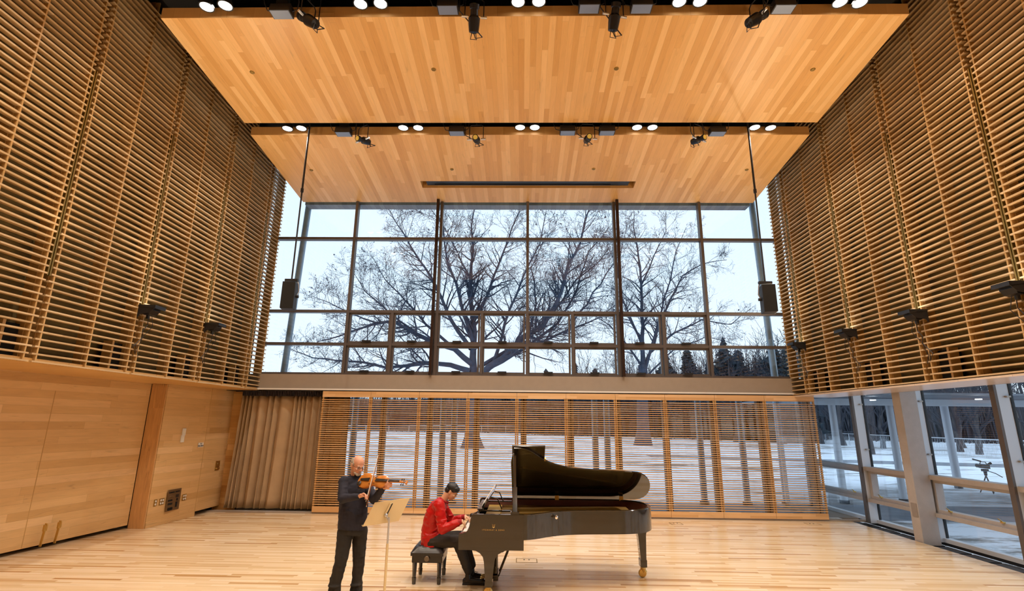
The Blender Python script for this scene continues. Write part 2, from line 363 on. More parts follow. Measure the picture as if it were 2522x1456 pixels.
# maple ceiling panels (sloping down to the window)
def cpanel(name, x0, x1, ya, za, yb, zb, th=.2, hole=None):
    mb = MB()
    def z(y): return za + (zb - za) * (y - ya) / (yb - ya)
    def slab(x0, x1, y0, y1):
        mb.add([(x0, y0, z(y0)), (x1, y0, z(y0)), (x1, y1, z(y1)), (x0, y1, z(y1)), (x0, y0, z(y0) + th), (x1, y0, z(y0) + th), (x1, y1, z(y1) + th), (x0, y1, z(y1) + th)],
               [(0, 3, 2, 1), (4, 5, 6, 7), (0, 1, 5, 4), (1, 2, 6, 5), (2, 3, 7, 6), (3, 0, 4, 7)])
    if hole:
        hx0, hx1, hy0, hy1 = hole
        slab(x0, x1, ya, hy0); slab(x0, x1, hy1, yb); slab(x0, hx0, hy0, hy1); slab(hx1, x1, hy0, hy1)
    else: slab(x0, x1, ya, yb)
    p = struct(mb.build(name, m_ceil))
    fb = MB().box(x0, x1, ya - .006, ya, z(ya) + .0, z(ya) + th).build('fascia', m_fascia, p)
    return p, z
c1, z1 = cpanel('ceiling', -6.05, 6.21, 7.13, 8.62, 9.86, 8.39)
hy0, hy1 = 12.08, 12.40
c2, z2 = cpanel('ceiling_front', -6.09, 6.23, 10.22, 8.315, 13.14, 8.01, hole=(-2.64, 2.85, hy0, hy1))
c0, z0 = cpanel('ceiling_rear', -6.05, 6.21, 3.95, 8.95, 6.68, 8.70)
cpanel('ceiling_far_rear', -6.05, 6.21, .8, 9.3, 3.5, 9.02)
# projection slot in the second panel
sl = MB(); zz = z2(hy1)
sl.box(-2.64, 2.85, hy1 - .004, hy1 + .0, zz, zz + .3)
sl.build('slot_cheek', m_fascia, c2)
so = thing('projection_screen', 'long black projection screen housing recessed in the ceiling slot', 'projection screen', (0.1, 12.2, zz + .02))
MB().box(-2.5, 2.7, hy0 + .01, hy1 - .05, zz + .05, zz + .24).build('housing', m_black, so)
MB().box(-2.3, 2.25, hy1 - .12, hy1 - .10, zz + .03, zz + .05).build('bottom_bar', m_blackg, so)
# exterior eave seen through the glass
m_eave = wood('grey eave boards', [(0, (.20, .24, .29)), (1, (.30, .34, .39))], 0, 1, .13, 2., rough=.6, grain=.08, seam=.5)
struct(MB().box(-6.1, 6.22, 13.3, 13.62, 8.0, 8.12).build('trim_7', m_eave))
# ------------------------------------------------------------------ beam
bm_ = struct(MB().box(-7.6, 8.4, 13.04, 13.5, 2.93, 3.28).build('trim_8', m_beam))
MB().box(-6.9, 8.4, 12.99, 13.04, 2.885, 2.925).build('rail_lip', m_white, bm_)
MB().box(-7.6, 8.4, 13.04, 13.5, 2.86, 2.93).build('rail_track', m_black, bm_)
# ------------------------------------------------------------------ upper window
YW0, YW1 = 13.06, 13.225
win = struct(bpy.data.objects.new('window_1', None)); COL.objects.link(win)
VX = [-4.55, -2.22, .12, 2.45, 4.75]
zrow = [3.28, 4.06, 4.92, 6.93, 9.3]
def mull(x0, x1, z0, z1, y0=YW0, y1=YW1, name='mullion'): return MB().box(x0, x1, y0, y1, z0, z1).build(name, m_frame, win)
for x in VX: mull(x - .035, x + .035, 3.28, 8.0)
for z in zrow[1:4]: mull(-6.66, 6.72, z - .035, z + .035, YW0 + .012, YW1 - .01, 'transom')
mull(-6.66, 6.72, 3.28, 3.33, YW0 + .012, YW1 - .01, 'transom')
for x0, x1 in zip(VX[:-1], VX[1:]): mull((x0 + x1) / 2 - .035, (x0 + x1) / 2 + .035, 3.33, 4.9, YW0 + .006, YW1 - .006)
MB().box(-6.98, 6.98, 13.235, 13.245, 3.28, 9.3).build('pane', m_glass, win)
# operable sashes with cranks
for r in range(2):
    zb, zt = (3.33, 4.025) if r == 0 else (4.095, 4.885)
    for i in range(8):
        xa = VX[0] + (VX[4] - VX[0]) / 8 * i + .04; xb = VX[0] + (VX[4] - VX[0]) / 8 * (i + 1) - .04
        t = .045
        s_ = MB()
        s_.box(xa, xb, 13.11, 13.2, zt - t, zt); s_.box(xa, xb, 13.11, 13.2, zb, zb + t)
        s_.box(xa, xa + t, 13.11, 13.2, zb + t, zt - t); s_.box(xb - t, xb, 13.11, 13.2, zb + t, zt - t)
        so_ = s_.build('window_sash', m_frame, win)
        xc = (xa + xb) / 2 - .03
        MB().obox((xc, 13.05, zb + .04), (.11, 0, 0), (0, .03, 0), (0, 0, .022)).cyl((xc - .1, 13.05, zb + .03), (xc - .14, 13.05, zb + .01), .008, n=6).build('crank', m_black, so_)
# two dark guide posts beside mullions, ceiling to beam
for k, (x, lab) in enumerate(((-2.31, 'dark vertical guide rail on the window, left one'), (2.52, 'dark vertical guide rail on the window, right one'))):
    tag(MB().box(x - .035, x + .035, 12.93, 13.02, 3.28, 8.015).build('guide_rail', mat('dark bronze rail', (.045, .025, .018), .35, .5) if k == 0 else bpy.data.materials['dark bronze rail']), lab, 'rail', 'guide rails on the window')
# ------------------------------------------------------------------ slatted side walls
J = [13.15, 12.36, 10.5, 8.65, 6.82, 4.97, 3.12, 1.27, -.58, -2.43]
def slat_bay(side, i, y1, y0, label):
    s = -1 if side == 'left' else 1
    X = 6.65 if s > 0 else 6.62
    def bx(mb, xa, xb, ya, yb, za, zb): mb.box(s * (X + xa), s * (X + xb), ya, yb, za, zb)
    t = thing('slatted_wall_panel', label, 'slatted wall panel', (s * X, (y0 + y1) / 2, 2.87), 'slatted wood panels of the %s wall' % side)
    tiers = ((2.905, 4.02), (4.10, 7.36), (7.45, 9.5))
    n = 0; z = 2.885; mb = MB()
    while z < 9.35:
        lo = .012 if n % 2 else .035; hi = .035 if n % 2 else .012
        if 4.05 < z < 7.4: lo = hi = .036
        e = -.0 if i == 0 else hi
        bx(mb, 0, .075, y0 + lo, (y1 + .02 if i == 0 else y1 - e), z - .011, z + .011)
        z += .1016; n += 1
    mb.build('slat', m_slat, t, kind='stuff')
    us = [y0 + .09, (y0 + y1) / 2, y1 - .09] if i else [y0 + .09, y1 - .07]
    for yu in us:
        mb = MB(); bx(mb, .075, .21, yu - .02, yu + .02, 2.88, 9.5); bx(mb, .004, .075, yu - .011, yu + .011, 2.88, 9.5); mb.build('upright', m_stud, t)
    if i:
        # power box recess beside the joint
        mb = MB(); bx(mb, .12, .3, y1 - .36, y1 - .13, 2.89, 3.36); mb.build('power_box', m_void, t)
        mb = MB(); bx(mb, .06, .21, y1 - .42, y1 - .38, 2.88, 3.38); mb.build('short_upright', m_stud, t)
    mb = MB(); bx(mb, .008, .05, y0 - .030, y0 - .010, 4.08, 7.38); bx(mb, .008, .05, y0 + .010, y0 + .030, 4.08, 7.38); cbr = mb.build('brass_channel', m_chan, t)
    mb = MB(); bx(mb, .03, .05, y0 - .012, y0 + .012, 4.08, 7.38); mb.build('channel_groove', m_black, cbr)
for side in ('left', 'right'):
    for i in range(len(J) - 1):
        slat_bay(side, i, J[i], J[i + 1], ['narrow slatted wood panel on the %s wall against the window', 'wide slatted wood panel on the %s wall, second from the window', 'wide slatted wood panel on the %s wall, third from the window',
            'wide slatted wood panel on the %s wall, fourth from the window', 'wide slatted wood panel on the %s wall, fifth from the window, nearest the frame edge'][min(i, 4)] % side if i < 5 else 'slatted wood panel on the %s wall behind the viewer, %s bay from the window' % (side, ORD[i]))
# ------------------------------------------------------------------ sliding slat screens
XS0, XS1 = -4.97, 7.13
PW = (XS1 - XS0) / 10
def screen(x0, x1, label, first=False, last=False):
    Y = 12.99 if not first else 12.98
    t = thing('slatted_screen', label, 'slatted screen', ((x0 + x1) / 2, Y, .03), 'sliding slatted screens below the beam')
    MB().box(x0 + .003, x1 - .003, Y, Y + .05, 2.72, 2.86).build('head_rail', m_scr, t)
    MB().box(x0 + .003, x1 - .003, Y, Y + .05, .04, .17).build('bottom_rail', m_scr, t)
    mb = MB(); z = .215
    while z < 2.70: mb.box(x0 + .002, x1 - .002, Y - .008, Y + .035, z - .0085, z + .0085); z += .0508
    mb.build('slat', m_scr, t, kind='stuff')
    MB().box(x0 + .006, x0 + .04, Y + .012, Y + .05, .17, 2.72).build('stile', m_stud, t)
    MB().box(x1 - .04, x1 - .006, Y + .012, Y + .05, .17, 2.72).build('stile', m_stud, t)
for i in range(10):
    screen(XS0 + PW * i, XS0 + PW * (i + 1), '%s slatted wooden screen from the curtain under the beam' % ORD[i] if i < 9 else 'last slatted wooden screen, beside the right window wall')
# ------------------------------------------------------------------ lower window behind the screens
w2 = struct(bpy.data.objects.new('window_2', None)); COL.objects.link(w2)
for k in range(11):
    x = -4.72 + 1.19 * k
    MB().box(x - .072, x - .010, 13.42, 13.56, 0, 2.9).box(x + .010, x + .072, 13.42, 13.56, 0, 2.9).build('mullion', m_frameb, w2)
    MB().box(x - .012, x + .012, 13.45, 13.56, 0, 2.9).build('gasket', m_gask, w2)
MB().box(-9.4, 7.3, 13.42, 13.56, 0, .09).build('transom', m_frame, w2)
MB().box(-9.4, 7.3, 13.56, 13.57, 0, 2.95).build('pane', m_glass, w2)
# ------------------------------------------------------------------ curtain
cu = thing('curtain', 'long tan pleated curtain hanging in the left corner beside the screens', 'curtain', (-5.8, 13.25, .06))
rng = random.Random(3)
n = 520; xs = [-7.12 + (2.75) * i / n for i in range(n + 1)]
phase = 0; ph = []
for i in range(n + 1):
    phase += 2 * PI * 17 / n * (1 + .5 * math.sin(i * .05) + .35 * math.sin(i * .021 + 1)); ph.append(phase)
rows = []
for j in range(15):
    zt = j / 14; z = .07 + (2.74 - .07) * zt
    amp = .045 + .05 * (1 - zt); rows.append([])
    for i in range(n + 1):
        p_ = ph[i] + .9 * math.sin(i * .03 + 2) * (1 - zt)
        x = xs[i] - .08 * (1 - zt) * (1 - i / n) + .03 * math.sin(p_ * 2) * (1 - zt)
        y = 13.27 - amp * math.sin(p_) - .015 * math.sin(2.3 * p_ + 1) * (1 - zt) + (.05 if x > -4.98 else 0)
        rows[-1].append((x, y, z))
mb = MB(); nn = n + 1
mb.add([p for r in rows for p in r], [(j * nn + i, j * nn + i + 1, (j + 1) * nn + i + 1, (j + 1) * nn + i) for j in range(14) for i in range(n)])
cl = mb.build('cloth', m_curt, cu, smooth=True)
sd = cl.modifiers.new('thick', 'SOLIDIFY'); sd.thickness = .006
mb = MB()
for i in range(64): x = -7.1 + i * .043; mb.box(x, x + .024, 13.2, 13.3, 2.74, 2.86)
mb.build('heading_tape', m_curtb, cu)
MB().box(-7.3, -4.4, 13.23, 13.28, 2.84, 2.87).build('curtain_track', m_black, cu)
# ------------------------------------------------------------------ right glazing
XG = 8.2
w3 = struct(bpy.data.objects.new('window_3', None)); COL.objects.link(w3)
MB().box(XG - .005, XG + .005, YB, 15.4, .05, 3.5).build('pane', m_glass, w3)
fins = [15.3, 12.9, 9.03, 6.95, 4.9, 2.85, .8]
for y in fins + [10.98]:
    MB().box(XG - .26, XG - .215, y - .05, y + .05, 0, 3.5).build('fin_edge', m_frame, w3)
    f = MB().box(XG - .215, XG - .02, y - .05, y + .05, 0, 3.5).build('fin', m_framew, w3)
    MB().box(XG - .02, XG + .03, y - .06, y + .06, 0, 3.5).build('gasket', m_gask, w3)
    for z in (.85, 1.62, 2.66):
        MB().obox((XG - .07, y - .075, z), (.035, 0, 0), (0, .02, 0), (0, 0, .014)).build('clamp', m_steel, w3)
MB().box(XG - .07, XG + .06, YB, 15.4, .0, .075).build('sill', m_framew, w3)
MB().box(7.3, XG, 15.3, 15.4, 0, .08).box(7.3, XG, 15.3, 15.4, 3.0, 3.1).box(7.3, 7.36, 15.3, 15.4, 0, 3.0).build('end_frame', m_framew, w3)
MB().box(7.3, XG, 15.345, 15.355, .08, 3.0).build('pane', m_glass, w3)
MB().box(7.295, 7.305, 13.56, 15.35, .0, 3.0).build('pane', m_glass, w3)
struct(MB().box(7.2, 8.26, 13.55, 15.4, -.058, .0).build('floor_bay', m_beam))
struct(MB().box(7.2, 8.4, 13.5, 15.45, 3.1, 3.25).build('trim_9', m_white))
MB().box(XG - .06, XG + .06, YB, 15.4, -.055, 0).build('sill_base', m_black, w3)
ys = [15.3, 12.9, 10.98, 9.03, 6.95, 4.9, 2.85, .8, -1.3]
for y1, y0 in zip(ys[:-1], ys[1:]):
    MB().box(XG - .2, XG + .03, y0 + .05, y1 - .05, 1.15, 1.235).build('transom', m_col, w3)
    MB().box(XG - .2, XG + .03, y0 + .05, y1 - .05, .46, .535).build('transom', m_col, w3)
    t = .06
    s_ = MB(); s_.box(XG - .13, XG + .02, y0 + .06, y1 - .06, 1.09, 1.15); s_.box(XG - .13, XG + .02, y0 + .06, y1 - .06, .535, .60)
    s_.box(XG - .13, XG + .02, y0 + .06, y0 + .15, .6, 1.09); s_.box(XG - .13, XG + .02, y1 - .15, y1 - .06, .6, 1.09)
    s_ = s_.build('window_sash', m_col, w3)
    for q in (.22, .78):
        y = y0 + (y1 - y0) * q
        MB().tube([(XG - .13, y, .60), (XG - .17, y, .64), (XG - .16, y + .06, .66)], [.012, .01, .008], 6).obox((XG - .14, y, .61), (.02, 0, 0), (0, .03, 0), (0, 0, .012)).build('crank', m_brass, s_)
cl_ = thing('steel_column', 'thick painted square column standing in the right window wall', 'column', (7.85, 11.1, 0))
MB().box(7.68, 8.02, 10.85, 11.08, -.1, 3.5).build('shaft', m_col, cl_, bevel=.012)
MB().box(7.672, 7.68, 10.87, 11.02, .45, .70).build('cover_plate', m_steel, cl_)
# ------------------------------------------------------------------ outside
struct(MB().box(-300, 300, 13.6, 420, -.3, -.06).box(8.3, 300, -30, 13.6, -.3, -.06).build('ground', m_snow))
struct(MB().box(-30, 40, 13.6, 15.9, -.06, -.03).build('path_1', m_path))
pp_ = [PZ(x, y, -.045) for x, y in ((2040, 1212), (2210, 1190), (2300, 1186), (2540, 1216), (2540, 1312), (2330, 1262), (2200, 1252), (2040, 1250))]
struct(MB().add(pp_, [tuple(range(8))]).build('path_2', m_slush))
struct(MB().add([(9, 37, -.05), (30, 31, -.05), (60, 28, -.05), (60, 31, -.05), (30, 34.5, -.05), (9, 40, -.05)], [(0, 1, 2, 3, 4, 5)]).build('path_3', m_path))
# terrace columns carrying the canopy
cps = [(-4.72, 14.9), (-2.25, 15.1), (-1.93, 15.15), (2.1, 15.4), (2.46, 15.5), (5.15, 15.6), (6.35, 15.6), (7.53, 15.8), (9.45, 16.3), (11.45, 16.7), (16.2, 20.6)]
labs = ['leftmost grey round column outside behind the curtain end', 'left one of two close round columns behind the violinist side screens', 'right one of two close round columns behind the violinist side screens',
        'left one of two close round columns behind the piano lid', 'right one of two close round columns behind the piano lid', 'round column outside right of the piano behind the screens',
        'second round column outside right of the piano behind the screens', 'round terrace column behind the last slatted screen', 'first round column outside the right window wall', 'second round column outside the right window wall', 'third round column outside the right window wall']
for (x, y), lb in zip(cps, labs):
    t = thing('terrace_column', lb, 'column', (x, y, -.06), 'round columns of the terrace')
    MB().cyl((x, y, -.05), (x, y, 2.86 if x < 12 else 3.0), .09 if x < 8 else .10 if x < 12 else .13, n=20).build('shaft', m_tube if x < 8 else m_framew, t, smooth=.6)
    MB().cyl((x, y, -.05), (x, y, .05), .13, n=20).build('base', m_blackg, t)
cn = thing('canopy', 'flat white edged canopy over the terrace outside', 'canopy', (10, 14.8, 2.86))
MB().box(8.45, 19, 13.6, 21, 2.95, 3.0).box(8.45, 14, 16.05, 16.9, 2.86, 2.95).box(-5.5, 8.45, 13.62, 15.7, 2.9, 2.98).build('soffit_board', m_path, cn)
MB().box(8.4, 19, 15.9, 16.02, 2.76, 3.1).build('edge_beam', m_framew, cn)
for k, (x, y) in enumerate(((9.6, 14.6), (10.6, 14.6), (11.6, 13.6))): MB().cyl((x, y, 2.84), (x, y, 2.86), .07, n=14).build('canopy_light', m_lamp, cn)
# two tall round columns outside the upper window
for (a, b, lb) in (((-6.13, 13.62, 8.3), (-6.32, 13.62, 2.95), 'round steel column outside the left end of the upper window'), ((6.42, 13.62, 8.3), (6.55, 13.62, 2.95), 'round steel column outside the right end of the upper window')):
    tag(MB().cyl(b, a, .085, n=20).build('outer_column', m_tube, smooth=.6), lb, 'column', 'tall round columns outside the window')
# ------------------------------------------------------------------ trees
nrng = np.random.default_rng(11)
def branch(mb, p, d, L, r, lvl, maxl, droop=.0, seg=5, spread=.75, leafs=None, cnt=(7, 6, 5), minr=.012):
    pts = [p]; rs = [r]; q = p.copy(); dd = d.copy(); sl = L / seg
    for i in range(seg):
        dd = (dd + Vector(nrng.normal(0, .16, 3)) + Vector((0, 0, .05 - droop))).normalized()
        q = q + dd * sl; pts.append(q.copy()); rs.append(max(minr * .7, r * (1 - .8 * (i + 1) / seg)))
    mb.tube(pts, rs, 3 if r < .04 else 5 if r < .12 else 8, cap=False)
    if lvl >= maxl:
        if leafs is not None and nrng.random() < .05: leafs.append(pts[-1])
        return
    subs(mb, pts, rs, L, lvl, maxl, droop, spread, leafs, cnt, minr)
def subs(mb, pts, rs, L, lvl, maxl, droop, spread, leafs, cnt, minr, f0=.25, n=None, lf=.55):
    n = n or cnt[min(lvl, len(cnt) - 1)]
    for k in range(n):
        t = f0 + (1 - f0) * (k + nrng.random()) / n; u = t * (len(pts) - 1); i = min(int(u), len(pts) - 2); w = u - i
        p = pts[i].lerp(pts[i + 1], w); tg = (pts[i + 1] - pts[i]).normalized(); rr = rs[i] * (1 - w) + rs[i + 1] * w
        ax = Vector(nrng.normal(0, 1, 3)); ax = (ax - tg * ax.dot(tg)).normalized()
        d = (tg * (1 - spread * .55) + ax * spread).normalized()
        branch(mb, p, d, L * lf * (1.15 - .6 * t) * (.7 + .6 * nrng.random()), max(minr, rr * .55), lvl + 1, maxl, droop, 4, spread, leafs, cnt, minr)
def limb(pix, Y, r0, r1, dy=0):
    n = len(pix); pts = []
    for i, (x, y) in enumerate(pix): pts.append(P(x, y, Y + dy * i / (n - 1)))
    # subdivide with a little wobble
    out = []
    for a, b in zip(pts[:-1], pts[1:]):
        L = (b - a).length; k = max(2, int(L / 1.1))
        for j in range(k): out.append(a.lerp(b, j / k) + Vector(nrng.normal(0, L * .012, 3)))
    out.append(pts[-1]); m = len(out)
    return out, [r0 + (r1 - r0) * (i / (m - 1)) ** .8 for i in range(m)]
def big_tree(name, label, trunk, limbs, Y, nsub, matr, cnt=(6, 6, 5), lfac=1., rf=.72):
    t = thing(name, label, 'tree', tuple(PZ(trunk[0][0], trunk[0][1], -.06)), 'bare trees behind the window')
    tm = MB(); pts, rs = limb(trunk, Y, trunk_r[0], trunk_r[1])
    base = pts[0]; rs[0] *= 1.35
    tm.tube([base + Vector((0, 0, -.4))] + pts, [rs[0] * 1.3] + rs, 12, cap=False)
    tm.build('trunk', matr, t, smooth=True)
    leafs = []
    for pix, r0, r1, dy in limbs:
        pts, rs = limb(pix, Y, r0 * rf, r1 * rf, dy); mb = MB(); mb.tube(pts, rs, 8, cap=False)
        tot = sum((b - a).length for a, b in zip(pts[:-1], pts[1:]))
        subs(mb, pts, rs, min(tot, 9) * .62 * lfac, 0, 3, -.02, .72, leafs, cnt, .013, f0=.18, n=max(6, int(tot * nsub)), lf=.62)
        mb.build('bough', matr, t, smooth=True)
    mb = MB()
    for p in leafs: mb.obox(p, Vector(nrng.normal(0, .03, 3)), Vector(nrng.normal(0, .03, 3)), Vector((0, 0, .015)))
    if leafs: mb.build('dead_leaf', matr, t, kind='stuff')
    return t
trunk_r = (.72, .50)
big_tree('oak_tree', 'huge bare spreading oak behind the middle of the window', [(1163, 1100), (1163, 1050), (1166, 990), (1168, 930)], [
    ([(1168, 940), (1166, 880), (1168, 820), (1160, 750), (1158, 690), (1165, 620), (1160, 560), (1172, 490)], .52, .05, 1),
    ([(1172, 935), (1205, 905), (1240, 880), (1290, 830), (1340, 800), (1372, 745), (1388, 700), (1400, 650), (1430, 600), (1440, 545), (1462, 490)], .50, .06, -4),
    ([(1340, 800), (1420, 690), (1470, 650), (1500, 610)], .18, .05, 4), ([(1210, 905), (1290, 860), (1370, 800), (1410, 740), (1450, 620), (1500, 560)], .26, .05, 3),
    ([(1166, 900), (1120, 860), (1060, 840), (1010, 815), (970, 792), (930, 795), (880, 812), (830, 830), (780, 842)], .38, .05, -3),
    ([(1160, 915), (1110, 900), (1060, 893), (1000, 902), (950, 905), (890, 892), (830, 890), (770, 880), (715, 860)], .36, .04, 3),
    ([(1160, 860), (1110, 790), (1085, 730), (1060, 680), (1020, 620), (985, 560), (950, 505)], .30, .04, 4),
    ([(1165, 840), (1140, 770), (1125, 700), (1100, 640), (1090, 560), (1070, 500)], .28, .05, -3),
    ([(1120, 860), (1050, 800), (1000, 740), (950, 690), (915, 630)], .22, .03, 5), ([(1040, 832), (960, 770), (900, 720), (870, 670)], .17, .03, -5),
    ([(1165, 790), (1200, 730), (1215, 680), (1240, 620), (1262, 560), (1290, 500)], .26, .04, 2), ([(1215, 900), (1235, 830), (1255, 760), (1290, 680), (1330, 600), (1345, 520)], .26, .04, -3),
    ([(1250, 880), (1300, 840), (1320, 750), (1310, 660), (1345, 580)], .2, .04, 5), ([(1180, 905), (1250, 862), (1330, 845), (1410, 810), (1480, 780), (1530, 740)], .26, .04, 3),
    ([(1165, 700), (1125, 620), (1095, 560), (1050, 500)], .15, .03, -4), ([(930, 795), (860, 770), (810, 745), (770, 730)], .12, .03, 2), ([(1390, 820), (1480, 700), (1530, 620), (1545, 550)], .16, .03, -2)],
    46, 2.3, m_bark, cnt=(8, 7, 5))
trunk_r = (.74, .5)
big_tree('maple_tree', 'bare tree with straight leader right of the big oak', [(1583, 1093), (1583, 1020), (1582, 960), (1583, 900)], [
    ([(1583, 910), (1583, 830), (1582, 750), (1578, 680), (1570, 610), (1560, 560), (1562, 520)], .40, .05, 0),
    ([(1588, 900), (1610, 850), (1625, 790), (1650, 740), (1680, 680), (1730, 650), (1790, 640)], .28, .04, 3),
    ([(1590, 905), (1612, 830), (1630, 760), (1650, 690), (1665, 620), (1690, 560)], .26, .04, -3), ([(1585, 860), (1560, 800), (1530, 730), (1520, 660), (1510, 590)], .22, .04, 2),
    ([(1580, 900), (1545, 850), (1500, 800), (1450, 770)], .2, .04, -2), ([(1600, 870), (1660, 820), (1730, 790), (1800, 800), (1850, 760)], .2, .04, 1),
    ([(1590, 930), (1660, 860), (1740, 830), (1820, 850)], .16, .03, -2), ([(1583, 700), (1610, 630), (1640, 570), (1640, 520)], .15, .03, 1), ([(1545, 850), (1520, 880), (1550, 930), (1560, 960)], .12, .05, 1)],
    58, 1.8, m_bark, cnt=(8, 6, 5))
# background trees: a few models, copied
def bare_tree(name, h, seed, spreadx=1.):
    global nrng
    nrng = np.random.default_rng(seed)
    t = thing(name, 'x', 'tree', (0, 0, 0), None, local=True)
    mb = MB(); r = .018 * h
    pts = [Vector((nrng.normal(0, .01) * h, nrng.normal(0, .01) * h, z * h)) for z in (-.02, .1, .2, .35, .55, .8)]; rs = [r * 1.5, r, r * .85, r * .6, r * .35, r * .1]
    mb.tube(pts, rs, 7, cap=False); mb.build('trunk', m_bark2, t, smooth=True)
    mb = MB(); subs(mb, pts, rs, h * .55 * spreadx, 0, 2, -.03, .6, None, (8, 8), h * .002, f0=.22, n=17, lf=.8)
    mb.build('crown', m_wood_d, t); return t
def fir_tree(name, h, seed):
    g_ = random.Random(seed)
    t = thing(name, 'x', 'tree', (0, 0, 0), None, local=True)
    MB().tube([(0, 0, -.02 * h), (0, 0, h)], [.018 * h, .003 * h], 7).build('trunk', m_bark2, t)
    mb = MB()
    for k in range(34):
        z = h * (.10 + .88 * k / 34); R = h * .27 * (1 - k / 35) ** .6 * g_.uniform(.45, 1.25)
        for j in range(11):
            a = 2 * PI * (j + g_.random()) / 9; rr = R * g_.uniform(.35, 1.25); c, s = math.cos(a), math.sin(a); w = rr * .32
            tip = (rr * c, rr * s, z - rr * .25 + g_.uniform(-.1, .25) * rr)
            mb.add([(0, 0, z + .04 * h), (rr * .6 * c - w * s, rr * .6 * s + w * c, z - rr * .3), tip, (rr * .6 * c + w * s, rr * .6 * s - w * c, z - rr * .3), (rr * .4 * c, rr * .4 * s, z - rr * .45)],
                   [(0, 1, 2), (0, 2, 3), (1, 4, 2), (4, 3, 2), (0, 4, 1), (0, 3, 4)])
    mb.build('foliage', m_ever, t); return t
protos = [bare_tree('bare_tree', 14, 21), bare_tree('bare_tree', 14, 22, 1.15), bare_tree('bare_tree', 14, 23, .9)]
firs = [fir_tree('fir_tree', 12, 1), fir_tree('fir_tree', 12, 2)]
used = set()
def place(pool, idx, loc, sc, label, grp, rot):
    pr = pool[idx]
    if pr.name not in used:
        used.add(pr.name); pr.location = loc; pr.rotation_euler = (0, 0, rot); pr.scale = (sc,) * 3; pr['label'] = label; pr['group'] = grp
    else: dup(pr, loc, rot, label, grp, scale=sc)
g_ = random.Random(5)
k = 0
for i in range(30):      # forest edge, left to right
    x = -95 + i * 8.2 + g_.uniform(-3, 3); y = 118 + g_.uniform(-9, 12) - (max(0, x) * .25)
    place(protos, i % 3, (x, y, -.1), g_.uniform(.75, 1.05) if x < 20 else g_.uniform(1.0, 1.4), 'distant bare woodland tree beyond the snowy lawn', 'distant bare trees of the wood edge', g_.uniform(0, 6))
for i, (px, yb, Y, h) in enumerate([(1345, 1060, 105, 13), (1420, 1060, 110, 15), (1470, 1060, 108, 13.5), (1650, 1060, 92, 15), (1705, 1062, 96, 16), (1800, 1064, 82, 16), (1835, 1064, 86, 14.5), (1925, 1066, 76, 15), (1960, 1066, 72, 13), (1755, 1064, 90, 13),
        (1010, 1058, 128, 9), (870, 1058, 130, 9), (1180, 1058, 125, 10), (1245, 1058, 122, 12)]):
    p = P(px, yb, Y)
    place(firs, i % 2, (p.x, Y, -.1), h / 12, 'dark distant fir, %s fir from the left beyond the snow' % ((ORD + ['thirteenth', 'fourteenth'])[sorted([1345, 1420, 1470, 1650, 1705, 1800, 1835, 1925, 1960, 1755, 1010, 870, 1180, 1245]).index(px)]), 'dark firs behind the lawn', i * 1.3)
for i in range(16):      # right side wood, nearer
    a = i / 15; x = 22 + a * 52 + g_.uniform(-2, 2); y = 74 - a * 26 + g_.uniform(-4, 5)
    place(protos, i % 3, (x, y, -.1), g_.uniform(.85, 1.15), 'bare tree of the wood beyond the fence right of the hall', 'bare trees beyond the right fence', g_.uniform(0, 6))
for i, (px, yb) in enumerate(((2140, 1117), (2180, 1104), (2345, 1106), (2372, 1112), (2420, 1118), (1325, 1058), (1365, 1056), (1480, 1058), (1762, 1080), (1650, 1062), (1820, 1086))):
    p = PZ(px, yb, 0)
    place(protos, i % 3, (p.x, p.y, -.1), .8 if p.y < 60 else .9, ['bare tree just beyond the right fence, %s from the left' % ORD[i] if i < 5 else 'lone bare tree on the snow behind the screens, %s from the left' % ORD[[1325, 1365, 1480, 1650, 1762, 1820].index(px)]][0], 'single bare trees on the lawn', g_.uniform(0, 6))
# dense scrub of the wood edge: uncountable twigs
nrng = np.random.default_rng(77)
mb = MB()
for i in range(7000):
    u = nrng.random(); x = -115 + 250 * u; y = 126 - max(0, x) * .62 + nrng.normal(0, 4)
    if x > 75: continue
    h = (5.5 + 6 * nrng.random()) * (1 + max(0, min(x, 40)) * .012); dx = nrng.normal(0, 1.5); w = .05 + .12 * nrng.random()
    mb.tube([(x, y, -.1), (x + dx * .4, y, h * .5), (x + dx, y + nrng.normal(0, .6), h)], [w, w * .6, .02], 3, cap=False)
for i in range(4200):
    a = nrng.random(); px = 1290 + a * 720; Y = 112 - a * 32 + nrng.normal(0, 4); q_ = P(px, 1062, Y); x, y = q_.x, Y
    h = (4.5 + 7.5 * a ** .7) * (.75 + .5 * nrng.random()); dx = nrng.normal(0, 1.6); w = .035 + .05 * nrng.random()
    m_ = Vector((x + dx * .4, y, h * .5)); mb.tube([(x, y, -.1), m_, (x + dx, y, h)], [w * 1.6, w, .015], 3, cap=False)
    for k in range(3): z_ = nrng.random(); b_ = Vector((x, y, -.1)).lerp(Vector((x + dx, y, h)), .3 + .6 * z_); mb.tube([b_, b_ + Vector((nrng.normal(0, 1.1), nrng.normal(0, .5), .6 + nrng.random()))], [w * .6, .012], 3, cap=False)
tag(mb.build('undergrowth', m_wood_d), 'dense dark undergrowth along the far wood edge', 'undergrowth', kind='stuff')
